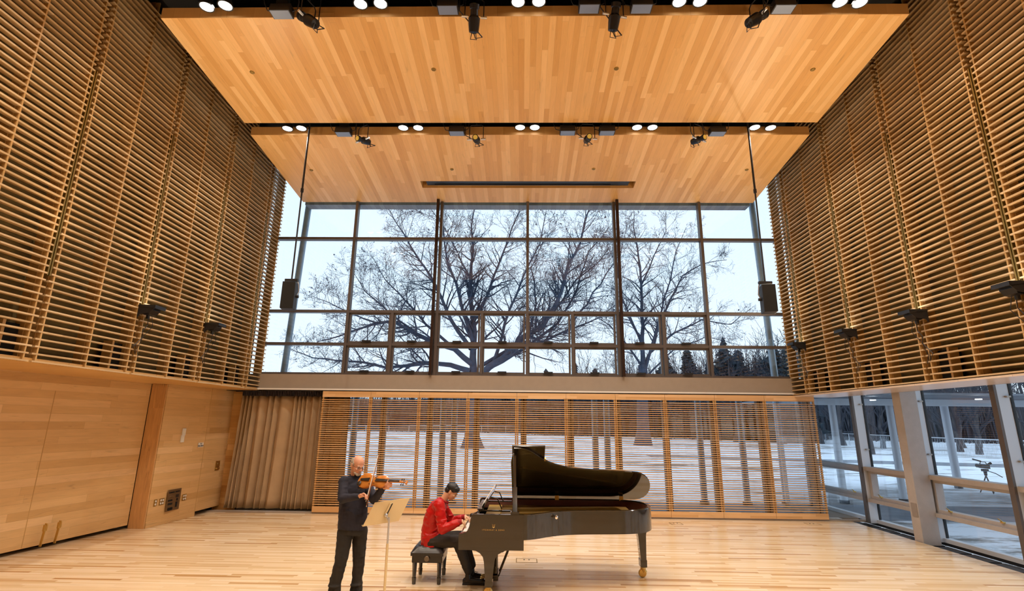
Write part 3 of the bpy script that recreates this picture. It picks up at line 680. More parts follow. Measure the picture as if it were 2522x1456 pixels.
# low wooded rise behind the wood edge
hl = MB(); hp_ = []
for i in range(61):
    x = -260 + i * 9; a = 158 - max(0, x) * .62
    hp_.append([(x, a, -.2), (x + max(0, x) * .08, a + 6, 5.5 + .8 * math.sin(i * .9)), (x + max(0, x) * .2, a + 22, 10 + 1.2 * math.sin(i * .7 + 1)), (x + max(0, x) * .4, a + 60, 11), (x + max(0, x) * .5, a + 90, -.2)])
hl.add([p for r in hp_ for p in r], [(i * 5 + j, i * 5 + j + 1, (i + 1) * 5 + j + 1, (i + 1) * 5 + j) for i in range(60) for j in range(4)])
struct(hl.build('hill', mat('leaf litter and brush', (.055, .048, .05), .95, nvar=.5, nscale=.35), smooth=True))
for i in range(22):
    a = i / 21; px = 1420 + a * 560 + g_.uniform(-12, 12); Y = 104 - a * 26 + g_.uniform(-6, 6); p = P(px, 1062, Y)
    place(protos, i % 3, (p.x, Y, -.1), g_.uniform(1.0, 1.3), 'tall bare tree of the dark wood right of the oak', 'bare trees of the wood right of the oak', g_.uniform(0, 6))
# fences
def fence(pts, h, label, dx=2.6):
    t = thing('chain_link_fence', label, 'fence', (pts[0][0], pts[0][1], -.06))
    rail = MB(); mesh = MB()
    for a, b in zip(pts[:-1], pts[1:]):
        a, b = Vector((*a, -.06)), Vector((*b, -.06)); L = (b - a).length; n = max(1, int(L / dx))
        rail.tube([a + Vector((0, 0, h)), b + Vector((0, 0, h))], .035, 5)
        for k in range(n + 1): p = a.lerp(b, k / n); MB().cyl(p, p + Vector((0, 0, h)), .04, n=6).build('post', m_framew, t)
        m2 = int(L / .35)
        for k in range(m2):
            p = a.lerp(b, k / m2); q = a.lerp(b, min(1, (k + 1.6) / m2))
            mesh.tube([p, q + Vector((0, 0, h))], .005, 3, cap=False); mesh.tube([q, p + Vector((0, 0, h))], .005, 3, cap=False)
    rail.build('top_rail', m_framew, t); mesh.build('mesh_wire', m_alu, t)
R_ = [PZ(x, y, 0) for x, y in ((2010, 1087), (2173, 1105), (2339, 1120), (2522, 1133))]
fence([(p.x, p.y) for p in R_] + [(30, 20)], 1.35, 'chain link fence with white posts beyond the right window wall', 4.5)
Lf = [PZ(x, y, 0) for x, y in ((700, 1079), (834, 1075), (1050, 1068), (1300, 1066))]
fence([(p.x, p.y) for p in Lf], 1.5, 'chain link fence far across the snow behind the violinist', 6)
# far white house
hp = P(1420, 1058, 150)
t = thing('house', 'pale distant house glimpsed through the screens above the piano lid', 'house', (hp.x, 150, -.1))
X = hp.x
MB().box(X - 6, X + 6, 146, 154, -.1, 6).build('wall', mat('pale siding', (.45, .5, .55), .8), t)
MB().prism([(-6.6, 6), (6.6, 6), (0, 10)], lambda a, b: (X + a, 145.4, b), lambda a, b: (X + a, 154.6, b)).build('roof', m_bark2, t)
for q in (-4, -1.3, 1.3, 4):
    for z in (1.2, 3.8): MB().box(X + q - .6, X + q + .6, 145.95, 146, z, z + 1.5).build('window', m_gask, t)
# video camera on a tripod, a reflection in the glass modelled as an object
vt = thing('mirrored_camera', 'black video camera on a tripod reflected in the right window', 'video camera', (14.4, 17.4, -.06))
T = PZ(2437, 1216, -.06); K = 1.4
vt.location = T; vt['_org'] = tuple(T)
S = T + Vector((0, 0, .42 * K))
def kv(a, b, c): return Vector((a, b, c)) * K
for a in (.3, 2.4, 4.5): MB().tube([S, T + kv(.17 * math.cos(a), .17 * math.sin(a), 0)], [.016 * K, .012 * K], 6).build('leg', m_blackg, vt)
MB().cyl(S, S + kv(0, 0, .12), .03 * K, .04 * K).obox(S + kv(0, 0, .13), kv(.055, 0, 0), kv(0, .05, 0), kv(0, 0, .03)).build('fluid_head', m_blackg, vt)
MB().tube([S + kv(.04, 0, .12), S + kv(.2, -.05, .06), S + kv(.33, -.08, -.03)], .010 * K, 6).build('pan_handle', m_blackg, vt)
C_ = S + kv(0, 0, .22)
MB().obox(C_, kv(.11, 0, -.01), kv(0, .045, 0), kv(0, 0, .05)).build('camera_body', m_black, vt, bevel=.008)
MB().cyl(C_ + kv(-.11, 0, .01), C_ + kv(-.18, 0, .02), .04 * K, .048 * K).build('lens', m_blackg, vt)
MB().tube([C_ + kv(-.1, 0, .04), C_ + kv(-.07, 0, .11), C_ + kv(.05, 0, .10), C_ + kv(.08, 0, .04)], .011 * K, 6).build('handle', m_blackg, vt)
MB().cyl(C_ + kv(-.06, 0, .12), C_ + kv(-.25, 0, .17), .018 * K).build('microphone', m_black, vt)
MB().cyl(C_ + kv(.09, 0, .04), C_ + kv(.18, 0, .08), .022 * K, .03 * K).build('viewfinder', m_black, vt)
# ------------------------------------------------------------------ ceiling fixtures
five = ['leftmost', 'second from the left', 'middle', 'second from the right', 'rightmost']
def downlight():
    t = thing('downlight', '', 'ceiling light', (0, 0, 0), None, local=True)
    MB().lathe([(.02, .24), (.06, .22), (.085, .12), (.115, .02), (.12, -.005), (.104, -.005), (.10, .01), (.02, .012)], (0, 0, 0)).build('housing', m_black, t, smooth=.7)
    MB().cyl((0, 0, -.002), (0, 0, .008), .098, n=28).build('lamp_disc', m_lamp, t)
    MB().cyl((0, 0, .2), (0, 0, .6), .012, n=8).build('stem', m_black, t)
    return t
DL = None
for r, (Y, pts, nm) in enumerate(((10.05, [(708, 317), (742, 316), (993, 315), (1030, 315), (1281, 314), (1317, 314), (1569, 314), (1607, 314), (1859, 314), (1898, 315)], 'back'),
                                  (6.93, [(509, 17), (555, 14), (888, 10), (937, 9), (1276, 5), (1327, 4), (1673, 5), (1724, 4), (2069, 6), (2118, 7)], 'front'))):
    for i, (x, y) in enumerate(pts):
        p = P(x, y, Y); lb = 'round white downlight, %s of the %s pair in the %s row' % ('left one' if i % 2 == 0 else 'right one', five[i // 2], nm)
        if DL is None: DL = downlight(); DL.location = p; DL['label'] = lb; DL['group'] = 'downlights between the ceiling panels'
        else: dup(DL, p, 0, lb, 'downlights between the ceiling panels')
# lighting track bars in the gaps
for Y, z, nm in ((10.0, 8.66, 'back'), (6.9, 8.98, 'front')):
    tr = thing('lighting_track', 'black lighting track running across the %s ceiling gap' % nm, 'lighting track', (0, Y, z), 'lighting tracks in the ceiling gaps')
    MB().box(-6.0, 6.15, Y - .03, Y + .03, z, z + .06).box(-6.0, 6.15, Y - .12, Y - .09, z + .02, z + .1).build('bar', m_black, tr)
def washer():
    t = thing('wall_washer', '', 'stage light', (0, 0, 0), None, local=True)
    MB().prism([(-.10, 0), (.10, 0), (.085, .14), (-.07, .15)], lambda a, b: (-.165, a, b), lambda a, b: (.165, a, b)).build('housing', m_black, t, bevel=.004)
    MB().box(-.15, .15, -.09, .09, -.006, 0).build('diffuser', m_leds, t)
    MB().box(-.1, .1, -.03, .03, .15, .33).cyl((-.06, 0, .3), (-.06, 0, .42), .02, n=8).cyl((.06, 0, .3), (.06, 0, .42), .02, n=8).build('yoke', m_blackg, t)
    MB().tube([(.16, .02, .08), (.24, .02, .12), (.26, 0, .25), (.2, 0, .38)], .008, 5).build('cable', m_black, t)
    MB().tube([(-.16, .02, .08), (-.25, .02, .1), (-.3, 0, .22), (-.34, 0, .38)], .008, 5).build('cable', m_black, t)
    return t
WW = washer()
first = True
for Y, pts, nm in ((10.0, [(846, 331), (1125, 329), (1398, 328), (1495, 328), (1767, 330)], 'back'), (6.9, [(693, 36), (1103, 25), (1451, 22), (1580, 22), (1930, 23)], 'front')):
    for i, (x, y) in enumerate(pts):
        p = P(x, y, Y); lb = 'black boxy wash light, %s of five in the %s ceiling gap' % (five[i], nm)
        if first: WW.location = p; WW['label'] = lb; WW['group'] = 'wash lights in the ceiling gaps'; first = False
        else: dup(WW, p, 0, lb, 'wash lights in the ceiling gaps')
def spot(loc, aim, label, sc=1.):
    """ellipsoidal stage spotlight hung by a yoke; loc = body centre"""
    loc = Vector(loc); a = Vector(aim).normalized(); up = Vector((0, 0, 1)); sd = a.cross(up).normalized(); u = sd.cross(a)
    t = thing('stage_spotlight', label, 'stage light', tuple(loc), 'spotlights hung in the ceiling gaps')
    MB().lathe([(r_ * sc, h_ * sc) for r_, h_ in [(.03, -.27), (.085, -.25), (.1, -.12), (.105, -.02), (.07, .02), (.066, .12), (.085, .13), (.088, .20), (.07, .20)]], loc, a, 16).build('barrel', m_blackg, t, smooth=.6)
    MB().cyl(loc + a * .2 * sc, loc + a * (.2 * sc + .006), .066 * sc, n=20).build('lens', m_lens, t)
    MB().obox(loc + a * .235, sd * .10, u * .10, a * .004).obox(loc + a * .235 + u * .1, sd * .1, u * .004, a * .02).obox(loc + a * .235 - u * .1, sd * .1, u * .004, a * .02).build('colour_frame', m_black, t) if False else None
    top = loc + Vector((0, 0, .42))
    MB().tube([loc + sd * .15, loc + sd * .15 + Vector((0, 0, .3)), loc + sd * .11 + Vector((0, 0, .34)), loc - sd * .11 + Vector((0, 0, .34)), loc - sd * .15 + Vector((0, 0, .3)), loc - sd * .15], .009, 6).cyl(loc + Vector((0, 0, .34)), loc + Vector((0, 0, .62)), .014, n=8).build('yoke', m_blackg, t)
    MB().cyl(loc + sd * .1, loc + sd * .2, .02, n=10).build('knob', m_alu, t); MB().cyl(loc - sd * .1, loc - sd * .2, .02, n=10).build('knob', m_alu, t)
    b = loc - a * .26 * sc
    MB().tube([b, b + Vector((.03, 0, -.1)), b + Vector((.14, 0, -.08)), loc + sd * .24 + Vector((0, 0, .1)), loc + sd * .24 + Vector((0, 0, .6))], .009, 6).build('cable', m_black, t); MB().tube([b + sd * .03, b + sd * .05 + Vector((0, 0, -.12)), b - sd * .05 + Vector((0, 0, -.12)), b - sd * .03], .007, 5).build('cable', m_black, t)
for Y, pts, nm in ((10.0, [(893, 345, (-.5, -.85, -.2)), (1173, 343, (-.05, -1, -.25)), (1448, 341, (.1, -1, -.25)), (1722, 343, (.5, -.85, -.15))], 'back'),
                   (6.9, [(757, 48, (-.75, .25, .62)), (1168, 42, (.05, -.45, .85)), (1514, 38, (.1, -.4, .88)), (1866, 44, (.75, .2, .6))], 'front')):
    for i, (x, y, a) in enumerate(pts): spot(P(x, y, Y), a, sc=.74 if Y > 8 else .9, label='black stage spotlight hung on a yoke, %s in the %s ceiling gap' % (['leftmost', 'second from the left', 'third from the left', 'rightmost'][i], nm))
# sprinkler caps in the ceiling boards
cap = None
for (x, y, lb) in ((621, 178, 'first brass sprinkler cap from the left in the front ceiling panel'), (1068, 171, 'second brass sprinkler cap from the left in the front ceiling panel'), (1518, 169, 'third brass sprinkler cap from the left in the front ceiling panel'), (2002, 171, 'rightmost brass sprinkler cap in the front ceiling panel'),
                   (767, 419, 'first small sprinkler cap from the left in the back ceiling panel'), (1113, 417, 'second small sprinkler cap from the left in the back ceiling panel'), (1462, 416, 'third small sprinkler cap from the left in the back ceiling panel'), (1839, 418, 'rightmost small sprinkler cap in the back ceiling panel')):
    if y < 300: p0, n = Vector((0, 7.13, 8.62)), Vector((0, (8.62 - 8.39) / (9.86 - 7.13), 1)).normalized()
    else: p0, n = Vector((0, 10.22, 8.315)), Vector((0, (8.315 - 8.01) / (13.14 - 10.22), 1)).normalized()
    p = PPl(x, y, p0, n)
    tag(MB().lathe([(.0, -.02), (.03, -.018), (.042, -.008), (.045, .004), (.0, .004)], p, n, 18).build('sprinkler_cap', m_chan), lb, 'sprinkler', 'sprinkler caps in the ceiling')
# hanging loudspeakers
for s, top, (xa, ya, xb, yb), lb, tw in ((-1, (762, 316), (691, 692, 729, 760), 'black loudspeaker hanging on a long pole left of the window', -1), (1, (1842, 312), (1876, 700, 1913, 767), 'black loudspeaker hanging on a long pole right of the window', 1)):
    tp = P(*top, 10.05); c = P((xa + xb) / 2, (ya + yb) / 2, 10.0); hh = .29
    pole = Vector((tp.x, 10.05, 0))
    t = thing('loudspeaker', lb, 'loudspeaker', (tp.x, 10.05, c.z - hh), 'hanging loudspeakers')
    MB().cyl((tp.x, 10.05, 4.93), (tp.x, 10.05, 6.9), .017, n=8).cyl((tp.x, 10.05, 6.9), (tp.x, 10.05, 9.2), .022, n=8).cyl((tp.x, 10.05, 6.86), (tp.x, 10.05, 6.94), .033, n=8).build('pole', m_black, t)
    MB().box(tp.x - .13, tp.x + .13, 10.02, 10.08, 4.89, 4.94).build('bracket', m_black, t)
    cx, cy, cz = c.x, 10.05, c.z - .02
    ang = tw * .2; ax = Vector((math.cos(ang), -math.sin(ang) * 1, 0)); ay = Vector((math.sin(ang), math.cos(ang), 0))
    # front faces the floor slightly: tilt
    up = Vector((0, 0, 1)); fr = (-ay * .98 + up * -.2).normalized() if False else -ay; upv = up
    MB().obox((cx, cy, cz), ax * .125, ay * .14, up * .275).build('cabinet', m_black, t, bevel=.012)
    MB().obox(Vector((cx, cy, cz)) - ay * .143, ax * .118, ay * .004, up * .268).build('grille', m_void, t)
    sx = ax * (-s) * -.15
    MB().tube([Vector((tp.x, 10.05, 4.9)) + ax * .11 * (-s), Vector((cx, cy, 4.84)) + ax * .15 * (-s), Vector((cx, cy, cz + .1)) + ax * .17 * (-s), Vector((cx, cy, cz)) + ax * .13 * (-s)], .012, 6).build('yoke', m_alu, t)
    MB().cyl(Vector((cx, cy, cz)) - ax * .12 * s, Vector((cx, cy, cz)) - ax * .18 * s, .03, n=12).build('knob', m_black, t)
# up-lights on the slatted walls
def uplight(side, y, z, label, cab):
    s = -1 if side == 'left' else 1; X0 = (6.62 if s < 0 else 6.65) - .0
    t = thing('wall_uplight', label, 'wall light', (s * X0, y, z), 'uplights on the slatted walls')
    def q(d, yy, zz): return (s * (X0 - d * .68), y + yy * .9, z + zz * .85)
    def pz(mb, prof, ya, yb): return mb.prism(prof, lambda a, b: q(a, ya, b), lambda a, b: q(a, yb, b))
    pz(MB(), [(.0, -.10), (.02, -.12), (.06, -.06), (.30, -.03), (.42, .07), (.42, .13), (.0, .13)], -.14, -.125).build('side_plate', m_black, t)
    pz(MB(), [(.03, -.02), (.16, -.07), (.26, -.05), (.34, .03), (.34, .10), (.03, .10)], -.11, .11).build('housing', m_blackg, t)
    pz(MB(), [(.0, .10), (.44, .06), (.44, .13), (.0, .13)], -.15, .15).build('visor', m_black, t)
    MB().cyl(q(.15, 0, -.06), q(.15, 0, -.13), .03, n=10).build('knob', m_black, t)
    MB().box(*sorted((s * (X0 - .06), s * (X0 - .25))), y - .1, y + .1, z + .1115, z + .114).build('lamp_glass', m_lamp, t)
    if cab:
        zz = 2.9 - z
        MB().tube([q(.15, .02, -.08), q(.13, .05, -.25), q(.10, -.02, -.38), q(.06, .05, -.5), q(.03, -.12, -.72), q(.02, -.02, -.85), q(.03, -.05, zz + .35), q(-.1, -.2, zz + .4)], .007, 5).build('cable', m_black, t)
        MB().tube([q(.24, .0, -.03), q(.24, .08, -.28), q(.14, -.02, -.5), q(.04, -.02, -.75), q(.02, .06, -.9)], .005, 5).build('cable', m_black, t)
m_upl = m_lamp
for side, x, y, lb in (('left', 352, 770, 'black uplight box on the left slatted wall, nearer one'), ('left', 512, 810, 'black uplight box on the left slatted wall, farther one by the window'),
                       ('right', 2272, 782, 'black uplight box on the right slatted wall, second nearest'), ('right', 2102, 826, 'black uplight box on the right slatted wall, third nearest'), ('right', 1978, 856, 'black uplight box on the right slatted wall, farthest by the window'), ('right', 2522, 718, 'black uplight box on the right slatted wall, cut by the frame edge')):
    p = PX(x, y, -6.62 if side == 'left' else 6.65); uplight(side, p.y, p.z, lb, True)
# ------------------------------------------------------------------ things on the left wall
def WX(y): return -7.56 + .11 * (y - 11.04) / 1.42 if y < 12.46 else -7.45 + .02 * (y - 12.46) / .96
def on_wall(x, y):
    q_ = PX(x, y, -7.45)
    for _ in range(4): q_ = PX(x, y, WX(q_.y))
    return q_
p = on_wall(452, 1065)
for k, (x, y, lb) in enumerate(((452, 1064, 'white wall switch plate beyond the timber post, upper one'), (448, 1081, 'white wall switch plate beyond the timber post, lower one'))):
    p = on_wall(x, y); t = thing('switch_plate', lb, 'wall switch', tuple(p), 'white switch plates')
    MB().box(WX(p.y), WX(p.y) + .02, p.y - .055, p.y + .055, p.z - .075, p.z + .075).build('plate', m_white, t, bevel=.004)
    MB().box(WX(p.y) + .02, WX(p.y) + .026, p.y - .02, p.y + .02, p.z - .035, p.z + .035).build('rocker', m_paper, t)
p = on_wall(494, 1096)
t = thing('wall_sign', 'small white sign with dark lettering on the left wall', 'sign', tuple(p))
MB().box(WX(p.y), WX(p.y) + .008, p.y - .10, p.y + .10, p.z - .05, p.z + .05).build('plate', m_white, t)
text_mesh('TO\nHALLWAY', 'lettering', .045, m_black, t, (WX(p.y) + .010, p.y, p.z), (0, 1, 0), (0, 0, 1))
p = on_wall(535, 1147)
t = thing('door_pull', 'brass recessed door pull plate on the left wall', 'door pull', tuple(p))
MB().box(WX(p.y), WX(p.y) + .012, p.y - .09, p.y + .09, p.z - .11, p.z + .11).build('plate', m_brass, t, bevel=.004)
MB().box(WX(p.y) + .012, WX(p.y) + .04, p.y - .05, p.y + .06, p.z - .07, p.z - .05).cyl((WX(p.y) + .012, p.y + .0, p.z + .05), (WX(p.y) + .03, p.y, p.z + .05), .02, n=12).build('handle', m_chrome, t)
for (x, y, w, lb, nx) in ((382, 1239, .045, 'narrow brass outlet plate left of the connector panel', 1), (397.5, 1236, .07, 'wide brass outlet plate left of the connector panel', 2), (453.5, 1225, .07, 'brass outlet plate right of the connector panel', 2)):
    p = on_wall(x, y); t = thing('outlet_plate', lb, 'outlet', tuple(p), 'brass outlet plates on the left wall')
    MB().box(WX(p.y), WX(p.y) + .008, p.y - w, p.y + w, p.z - .065, p.z + .065).build('plate', m_brass, t, bevel=.002)
    for a in range(nx):
        for b in (-.03, .03): MB().cyl((WX(p.y) + .008, p.y + (a - (nx - 1) / 2) * .065, p.z + b), (WX(p.y) + .014, p.y + (a - (nx - 1) / 2) * .065, p.z + b), .022, n=14).build('socket', m_white, t)
p = on_wall(425, 1231); t = thing('connector_panel', 'brown metal audio connector panel low on the left wall', 'connector panel', tuple(p))
hy, hz = .215, .215
MB().box(WX(p.y), WX(p.y) + .01, p.y - hy, p.y + hy, p.z - hz, p.z + hz).build('plate', mat('bronze plate', (.20, .12, .06), .4, .5), t, bevel=.003)
for r, (zz, n0, n1, rad) in enumerate(((.16, -5, 0, .014), (.16, 1, 5, .014), (.08, -5, 0, .016), (.0, -5, -1, .018), (-.17, -4, 0, .028))):
    for i in range(n0, n1): MB().cyl((WX(p.y) + .01, p.y + .035 * i - .0, p.z + zz), (WX(p.y) + .018, p.y + .035 * i, p.z + zz), rad, n=10).build('jack', m_blackg if r != 2 else m_chrome, t)
for (a, b, c, d) in ((.05, .14, .04, .10), (.07, .13, -.16, -.05), (-.18, -.04, -.09, -.05), (.08, .13, -.03, .02)): MB().box(WX(p.y) + .01, WX(p.y) + .016, p.y + a, p.y + b, p.z + c, p.z + d).build('socket', m_black, t)
for c__ in [x for x in bpy.data.objects if x.parent == t]: c__.location.x += .017
for x, y0_, y1_, lb in ((82, 1345, 1300, 'brass floor bolt low on the left wall, nearer one'), (115, 1340, 1290, 'brass floor bolt low on the left wall, farther one')):
    pa = PX(x - 3, y0_, -8.1); pb = pa + Vector((.03, 0, .42))
    t = thing('floor_bolt', lb, 'door bolt', tuple(pa), 'brass floor bolts')
    xx = -7.86 - (.99 / 15.2) * (10.98 - pa.y)
    a = Vector((xx + .012, pa.y, .07)); b = a + Vector((.03, 0, .36))
    MB().beam(a, b, .035, .014, (0, 1, 0)).build('rod', m_brass, t); MB().obox(a.lerp(b, .8), (.014, 0, 0), (0, .03, 0), (0, 0, .05)).build('knob', m_brass, t)
# ------------------------------------------------------------------ floor boxes
for x, y, w, lb in ((1297, 1381, .17, 'flush floor outlet box behind the piano front leg'), (1665, 1290, .13, 'flush floor box right of the piano near the screens'), (2002, 1291, .15, 'flush floor box in the far right corner')):
    p = PZ(x, y, 0); t = thing('floor_box', lb, 'floor outlet', (p.x, p.y, 0), 'flush floor boxes')
    b = MB(); b.box(p.x - w, p.x - w + .012, p.y - .12, p.y + .12, 0, .003); b.box(p.x + w - .012, p.x + w, p.y - .12, p.y + .12, 0, .003)
    b.box(p.x - w, p.x + w, p.y - .12, p.y - .11, 0, .003); b.box(p.x - w, p.x + w, p.y + .11, p.y + .12, 0, .003); b.build('rim', m_chan, t)
    MB().box(p.x - .05, p.x - .03, p.y + .03, p.y + .07, 0, .004).box(p.x + .03, p.x + .05, p.y + .03, p.y + .07, 0, .004).build('latch', m_black, t)
# ------------------------------------------------------------------ grand piano
pn = thing('grand_piano', 'black concert grand piano with raised lid on the stage floor', 'piano', (.5, 7.9, 0))
YN, YS = 7.10, 8.65
ZT, ZB = 1.0, .70
out = [(.02, 7.10), (.12, 7.13), (.22, 7.20), (.32, 7.29), (.44, 7.38), (.58, 7.45), (.78, 7.50), (1.05, 7.53), (1.35, 7.555), (1.55, 7.60), (1.70, 7.69), (1.80, 7.82), (1.87, 8.0), (1.885, 8.18), (1.85, 8.36), (1.77, 8.50), (1.64, 8.60), (1.48, 8.645), (1.3, YS), (-.62, YS)]
def smoothp(pl, it=2):
    for _ in range(it):
        q = [pl[0]]
        for a, b in zip(pl[:-1], pl[1:]): q += [(.75 * a[0] + .25 * b[0], .75 * a[1] + .25 * b[1]), (.25 * a[0] + .75 * b[0], .25 * a[1] + .75 * b[1])]
        pl = q + [pl[-1]]
    return pl
outs = smoothp(out)
def offs(pl, d):
    r = []
    for i, p in enumerate(pl):
        a = Vector(pl[max(i - 1, 0)]); b = Vector(pl[min(i + 1, len(pl) - 1)]); t = (b - a).normalized(); r.append((p[0] - t.y * d, p[1] + t.x * d))
    return r
ins = offs(outs, .055)
mb = MB(); n = len(outs)
rings = [[(o[0], o[1], ZB), (o[0], o[1], ZT - .006), (o[0] - (o[0] - i[0]) * .15, o[1] - (o[1] - i[1]) * .15, ZT), (i[0] * .85 + o[0] * .15, i[1] * .85 + o[1] * .15, ZT), (i[0], i[1], ZT - .006), (i[0], i[1], ZB)] for o, i in zip(outs, ins)]
mb.loft([[Vector(p) for p in r] for r in rings]).build('rim', m_piano, pn, smooth=.6)
chk = [(-.80, .615), (-.80, .755), (-.795, .765), (-.745, .772), (-.70, .79), (-.675, .82), (-.665, .87), (-.655, .93), (-.645, .99), (-.63, 1.0), (.03, 1.0), (.03, .615)]
for ya, yb in ((YN, YN + .055), (YS - .055, YS)):
    ck = MB().prism(chk, lambda a, b: (a, ya, b), lambda a, b: (a, yb, b)).build('key_arm', m_piano, pn, bevel=.003)
    if ya == YN:
        text_mesh('STEINWAY & SONS', 'lettering', .026, m_brass, ck, (-.36, YN - .001, .815), (1, 0, 0), (0, 0, 1), .0008, spacing=1.35)
        e = MB(); ex, ez = -.355, .865; yy = YN - .001
        for s in (-1, 1): e.tube([(ex + s * .004, yy, ez - .016), (ex + s * .014, yy, ez - .008), (ex + s * .012, yy, ez + .006), (ex + s * .018, yy, ez + .014), (ex + s * .012, yy, ez + .018)], .002, 5)
        for q in (-.006, 0, .006): e.cyl((ex + q, yy, ez - .012), (ex + q, yy, ez + .016), .0008, n=4)
        e.cyl((ex - .014, yy, ez - .018), (ex + .014, yy, ez - .018), .002, n=5).cyl((ex, yy, ez - .018), (ex, yy, ez - .03), .0018, n=5); e.build('emblem', m_brass, ck)
MB().box(-.80, .03, YN + .005, YS - .005, .575, .625).build('keybed', m_piano, pn, bevel=.004)
MB().box(-.80, -.775, YN + .055, YS - .055, .625, .735).build('key_slip', m_piano, pn, bevel=.004)
MB().box(-.77, -.62, YN + .055, YN + .15, .625, .765).build('key_block', m_piano, pn, bevel=.004)
MB().box(-.77, -.62, YS - .15, YS - .055, .625, .765).build('key_block', m_piano, pn, bevel=.004)
ky0, ky1 = YN + .155, YS - .155; kw = (ky1 - ky0) / 52
for k in range(52): MB().box(-.775, -.625, ky0 + k * kw + .0006, ky0 + (k + 1) * kw - .0006, .715, .742).build('white_key', m_ivory, pn)
for k in range(51):
    if (k + 2) % 7 in (0, 1, 3, 4, 5): MB().box(-.72, -.625, ky0 + (k + 1) * kw - .0055, ky0 + (k + 1) * kw + .0055, .74, .754).build('black_key', m_violb, pn)
MB().prism([(-.625, .735), (-.60, .90), (-.585, .985), (-.56, .985), (-.56, .70)], lambda a, b: (a, YN + .055, b), lambda a, b: (a, YS - .055, b)).build('fallboard', m_piano, pn, bevel=.003)
# inside
ipoly = [(x, y) for x, y in offs(outs, .05)]
ipoly = [(-.56, YN + .055)] + [(.02, YN + .055)] + ipoly[1:-1] + [(-.56, YS - .055)]
MB().prism(ipoly, lambda a, b: (a, b, .70), lambda a, b: (a, b, .73)).build('soundboard', m_stand, pn)
pl = MB()
pp = [(x, y) for x, y in offs(outs, .075)]; pp = [(-.50, YN + .07), (.02, YN + .07)] + pp[1:-1] + [(-.50, YS - .08)]
pl.prism(pp, lambda a, b: (a, b, .845), lambda a, b: (a, b, .86)); pl.build('iron_plate', m_gold, pn)
pb = MB(); pb.box(-.50, -.30, YN + .08, YS - .08, .86, .905)
for q in (7.45, 7.8, 8.2): pb.beam((-.3, q, .89), (1.5, min(8.5, q + .35), .875), .03, .04)
pb.build('plate_brace', m_gold, pn)
st = MB()
for k in range(90): y = YN + .12 + k * (YS - YN - .24) / 90; x1 = min([1.6, .15 + (y - YN) * 2.3] + [p_[0] - .03 for p_ in ins if p_[1] > y - .05 and p_[0] < 1.6 and p_[1] < 8.5]); st.beam((-.28, y, .912), (x1, y + .01, .905), .0022, .0022)
st.build('strings', m_chrome, pn, kind='stuff')
dm = MB(); dm.box(-.12, -.06, YN + .12, YS - .12, .915, .955)
dm.build('damper_rail', m_piano, pn)
ib = [(i[0] - (o[0] - i[0]) * .12, i[1] - (o[1] - i[1]) * .12) for o, i in zip(outs, ins)]
fl = MB(); fl.loft([[Vector((i[0], i[1], .86)), Vector((i[0], i[1], .985)), Vector((j[0], j[1], .985)), Vector((j[0], j[1], .86))] for i, j in zip(ins, ib)]); fl.build('inner_rim', m_felt, pn)
# music desk
for yd in (7.42, 8.3): MB().box(-.56, -.15, yd, yd + .03, .985, 1.0).build('desk_slide', m_piano, pn)
dk0, dk1 = Vector((-.54, 0, 1.0)), Vector((-.385, 0, 1.235))
def dsk(a, b, t, name, m, ya, yb, par):
    d = (b - a).normalized(); nrm = Vector((d.z, 0, -d.x)); 
    return MB().add([a + Vector((0, ya, 0)), b + Vector((0, ya, 0)), b + Vector((0, yb, 0)), a + Vector((0, yb, 0)), a + nrm * t + Vector((0, ya, 0)), b + nrm * t + Vector((0, ya, 0)), b + nrm * t + Vector((0, yb, 0)), a + nrm * t + Vector((0, yb, 0))],
        [(0, 1, 2, 3), (7, 6, 5, 4), (0, 4, 5, 1), (1, 5, 6, 2), (2, 6, 7, 3), (3, 7, 4, 0)]).build(name, m, par)
dsk(dk0, dk1, .012, 'music_desk', m_piano, 7.45, 8.3, pn)
MB().box(-.60, -.52, 7.45, 8.3, 1.0, 1.012).build('desk_ledge', m_piano, pn)
for yd in (7.55, 8.2): MB().beam((-.44, yd, 1.14), (-.25, yd, 1.02), .02, .012).beam((-.44, yd, 1.16), (-.30, yd, 1.16), .014, .01).build('desk_strut', m_piano, pn) if False else MB().tube([(-.43, yd, 1.15), (-.33, yd, 1.13), (-.27, yd, 1.0)], .009, 6).build('desk_strut', m_piano, pn)
# lid: hinged along the spine
hinge = Vector((0, YS - .02, 1.035)); th_ = math.radians(33.5); D = Vector((0, -math.cos(th_), math.sin(th_))); Nn = Vector((0, -math.sin(th_), -math.cos(th_)))
def L_(x, d, up=0.): return Vector((x, 0, 0)) + hinge + D * d - Nn * up
def px2lid(x, y):
    p = PPl(x, y, hinge, Nn); return (p.x, (p - hinge).dot(D))
lp = [px2lid(*q) for q in ((1262, 1230), (1257, 1105), (1292, 1106), (1310, 1113), (1326, 1124), (1345, 1137), (1372, 1147), (1405, 1154), (1450, 1158), (1505, 1161), (1550, 1163), (1575, 1166), (1592, 1175), (1601, 1189), (1601, 1204), (1594, 1218), (1580, 1228), (1562, 1231))]
dtop = lp[1][1]
lp = smoothp(lp, 1)
TH = .022
MB().prism(lp, lambda a, b: L_(a, b, 0), lambda a, b: L_(a, b, TH)).build('lid', m_piano, pn, bevel=.002)
fx0, fx1 = lp[0][0] + .01, px2lid(1343, 1106)[0]
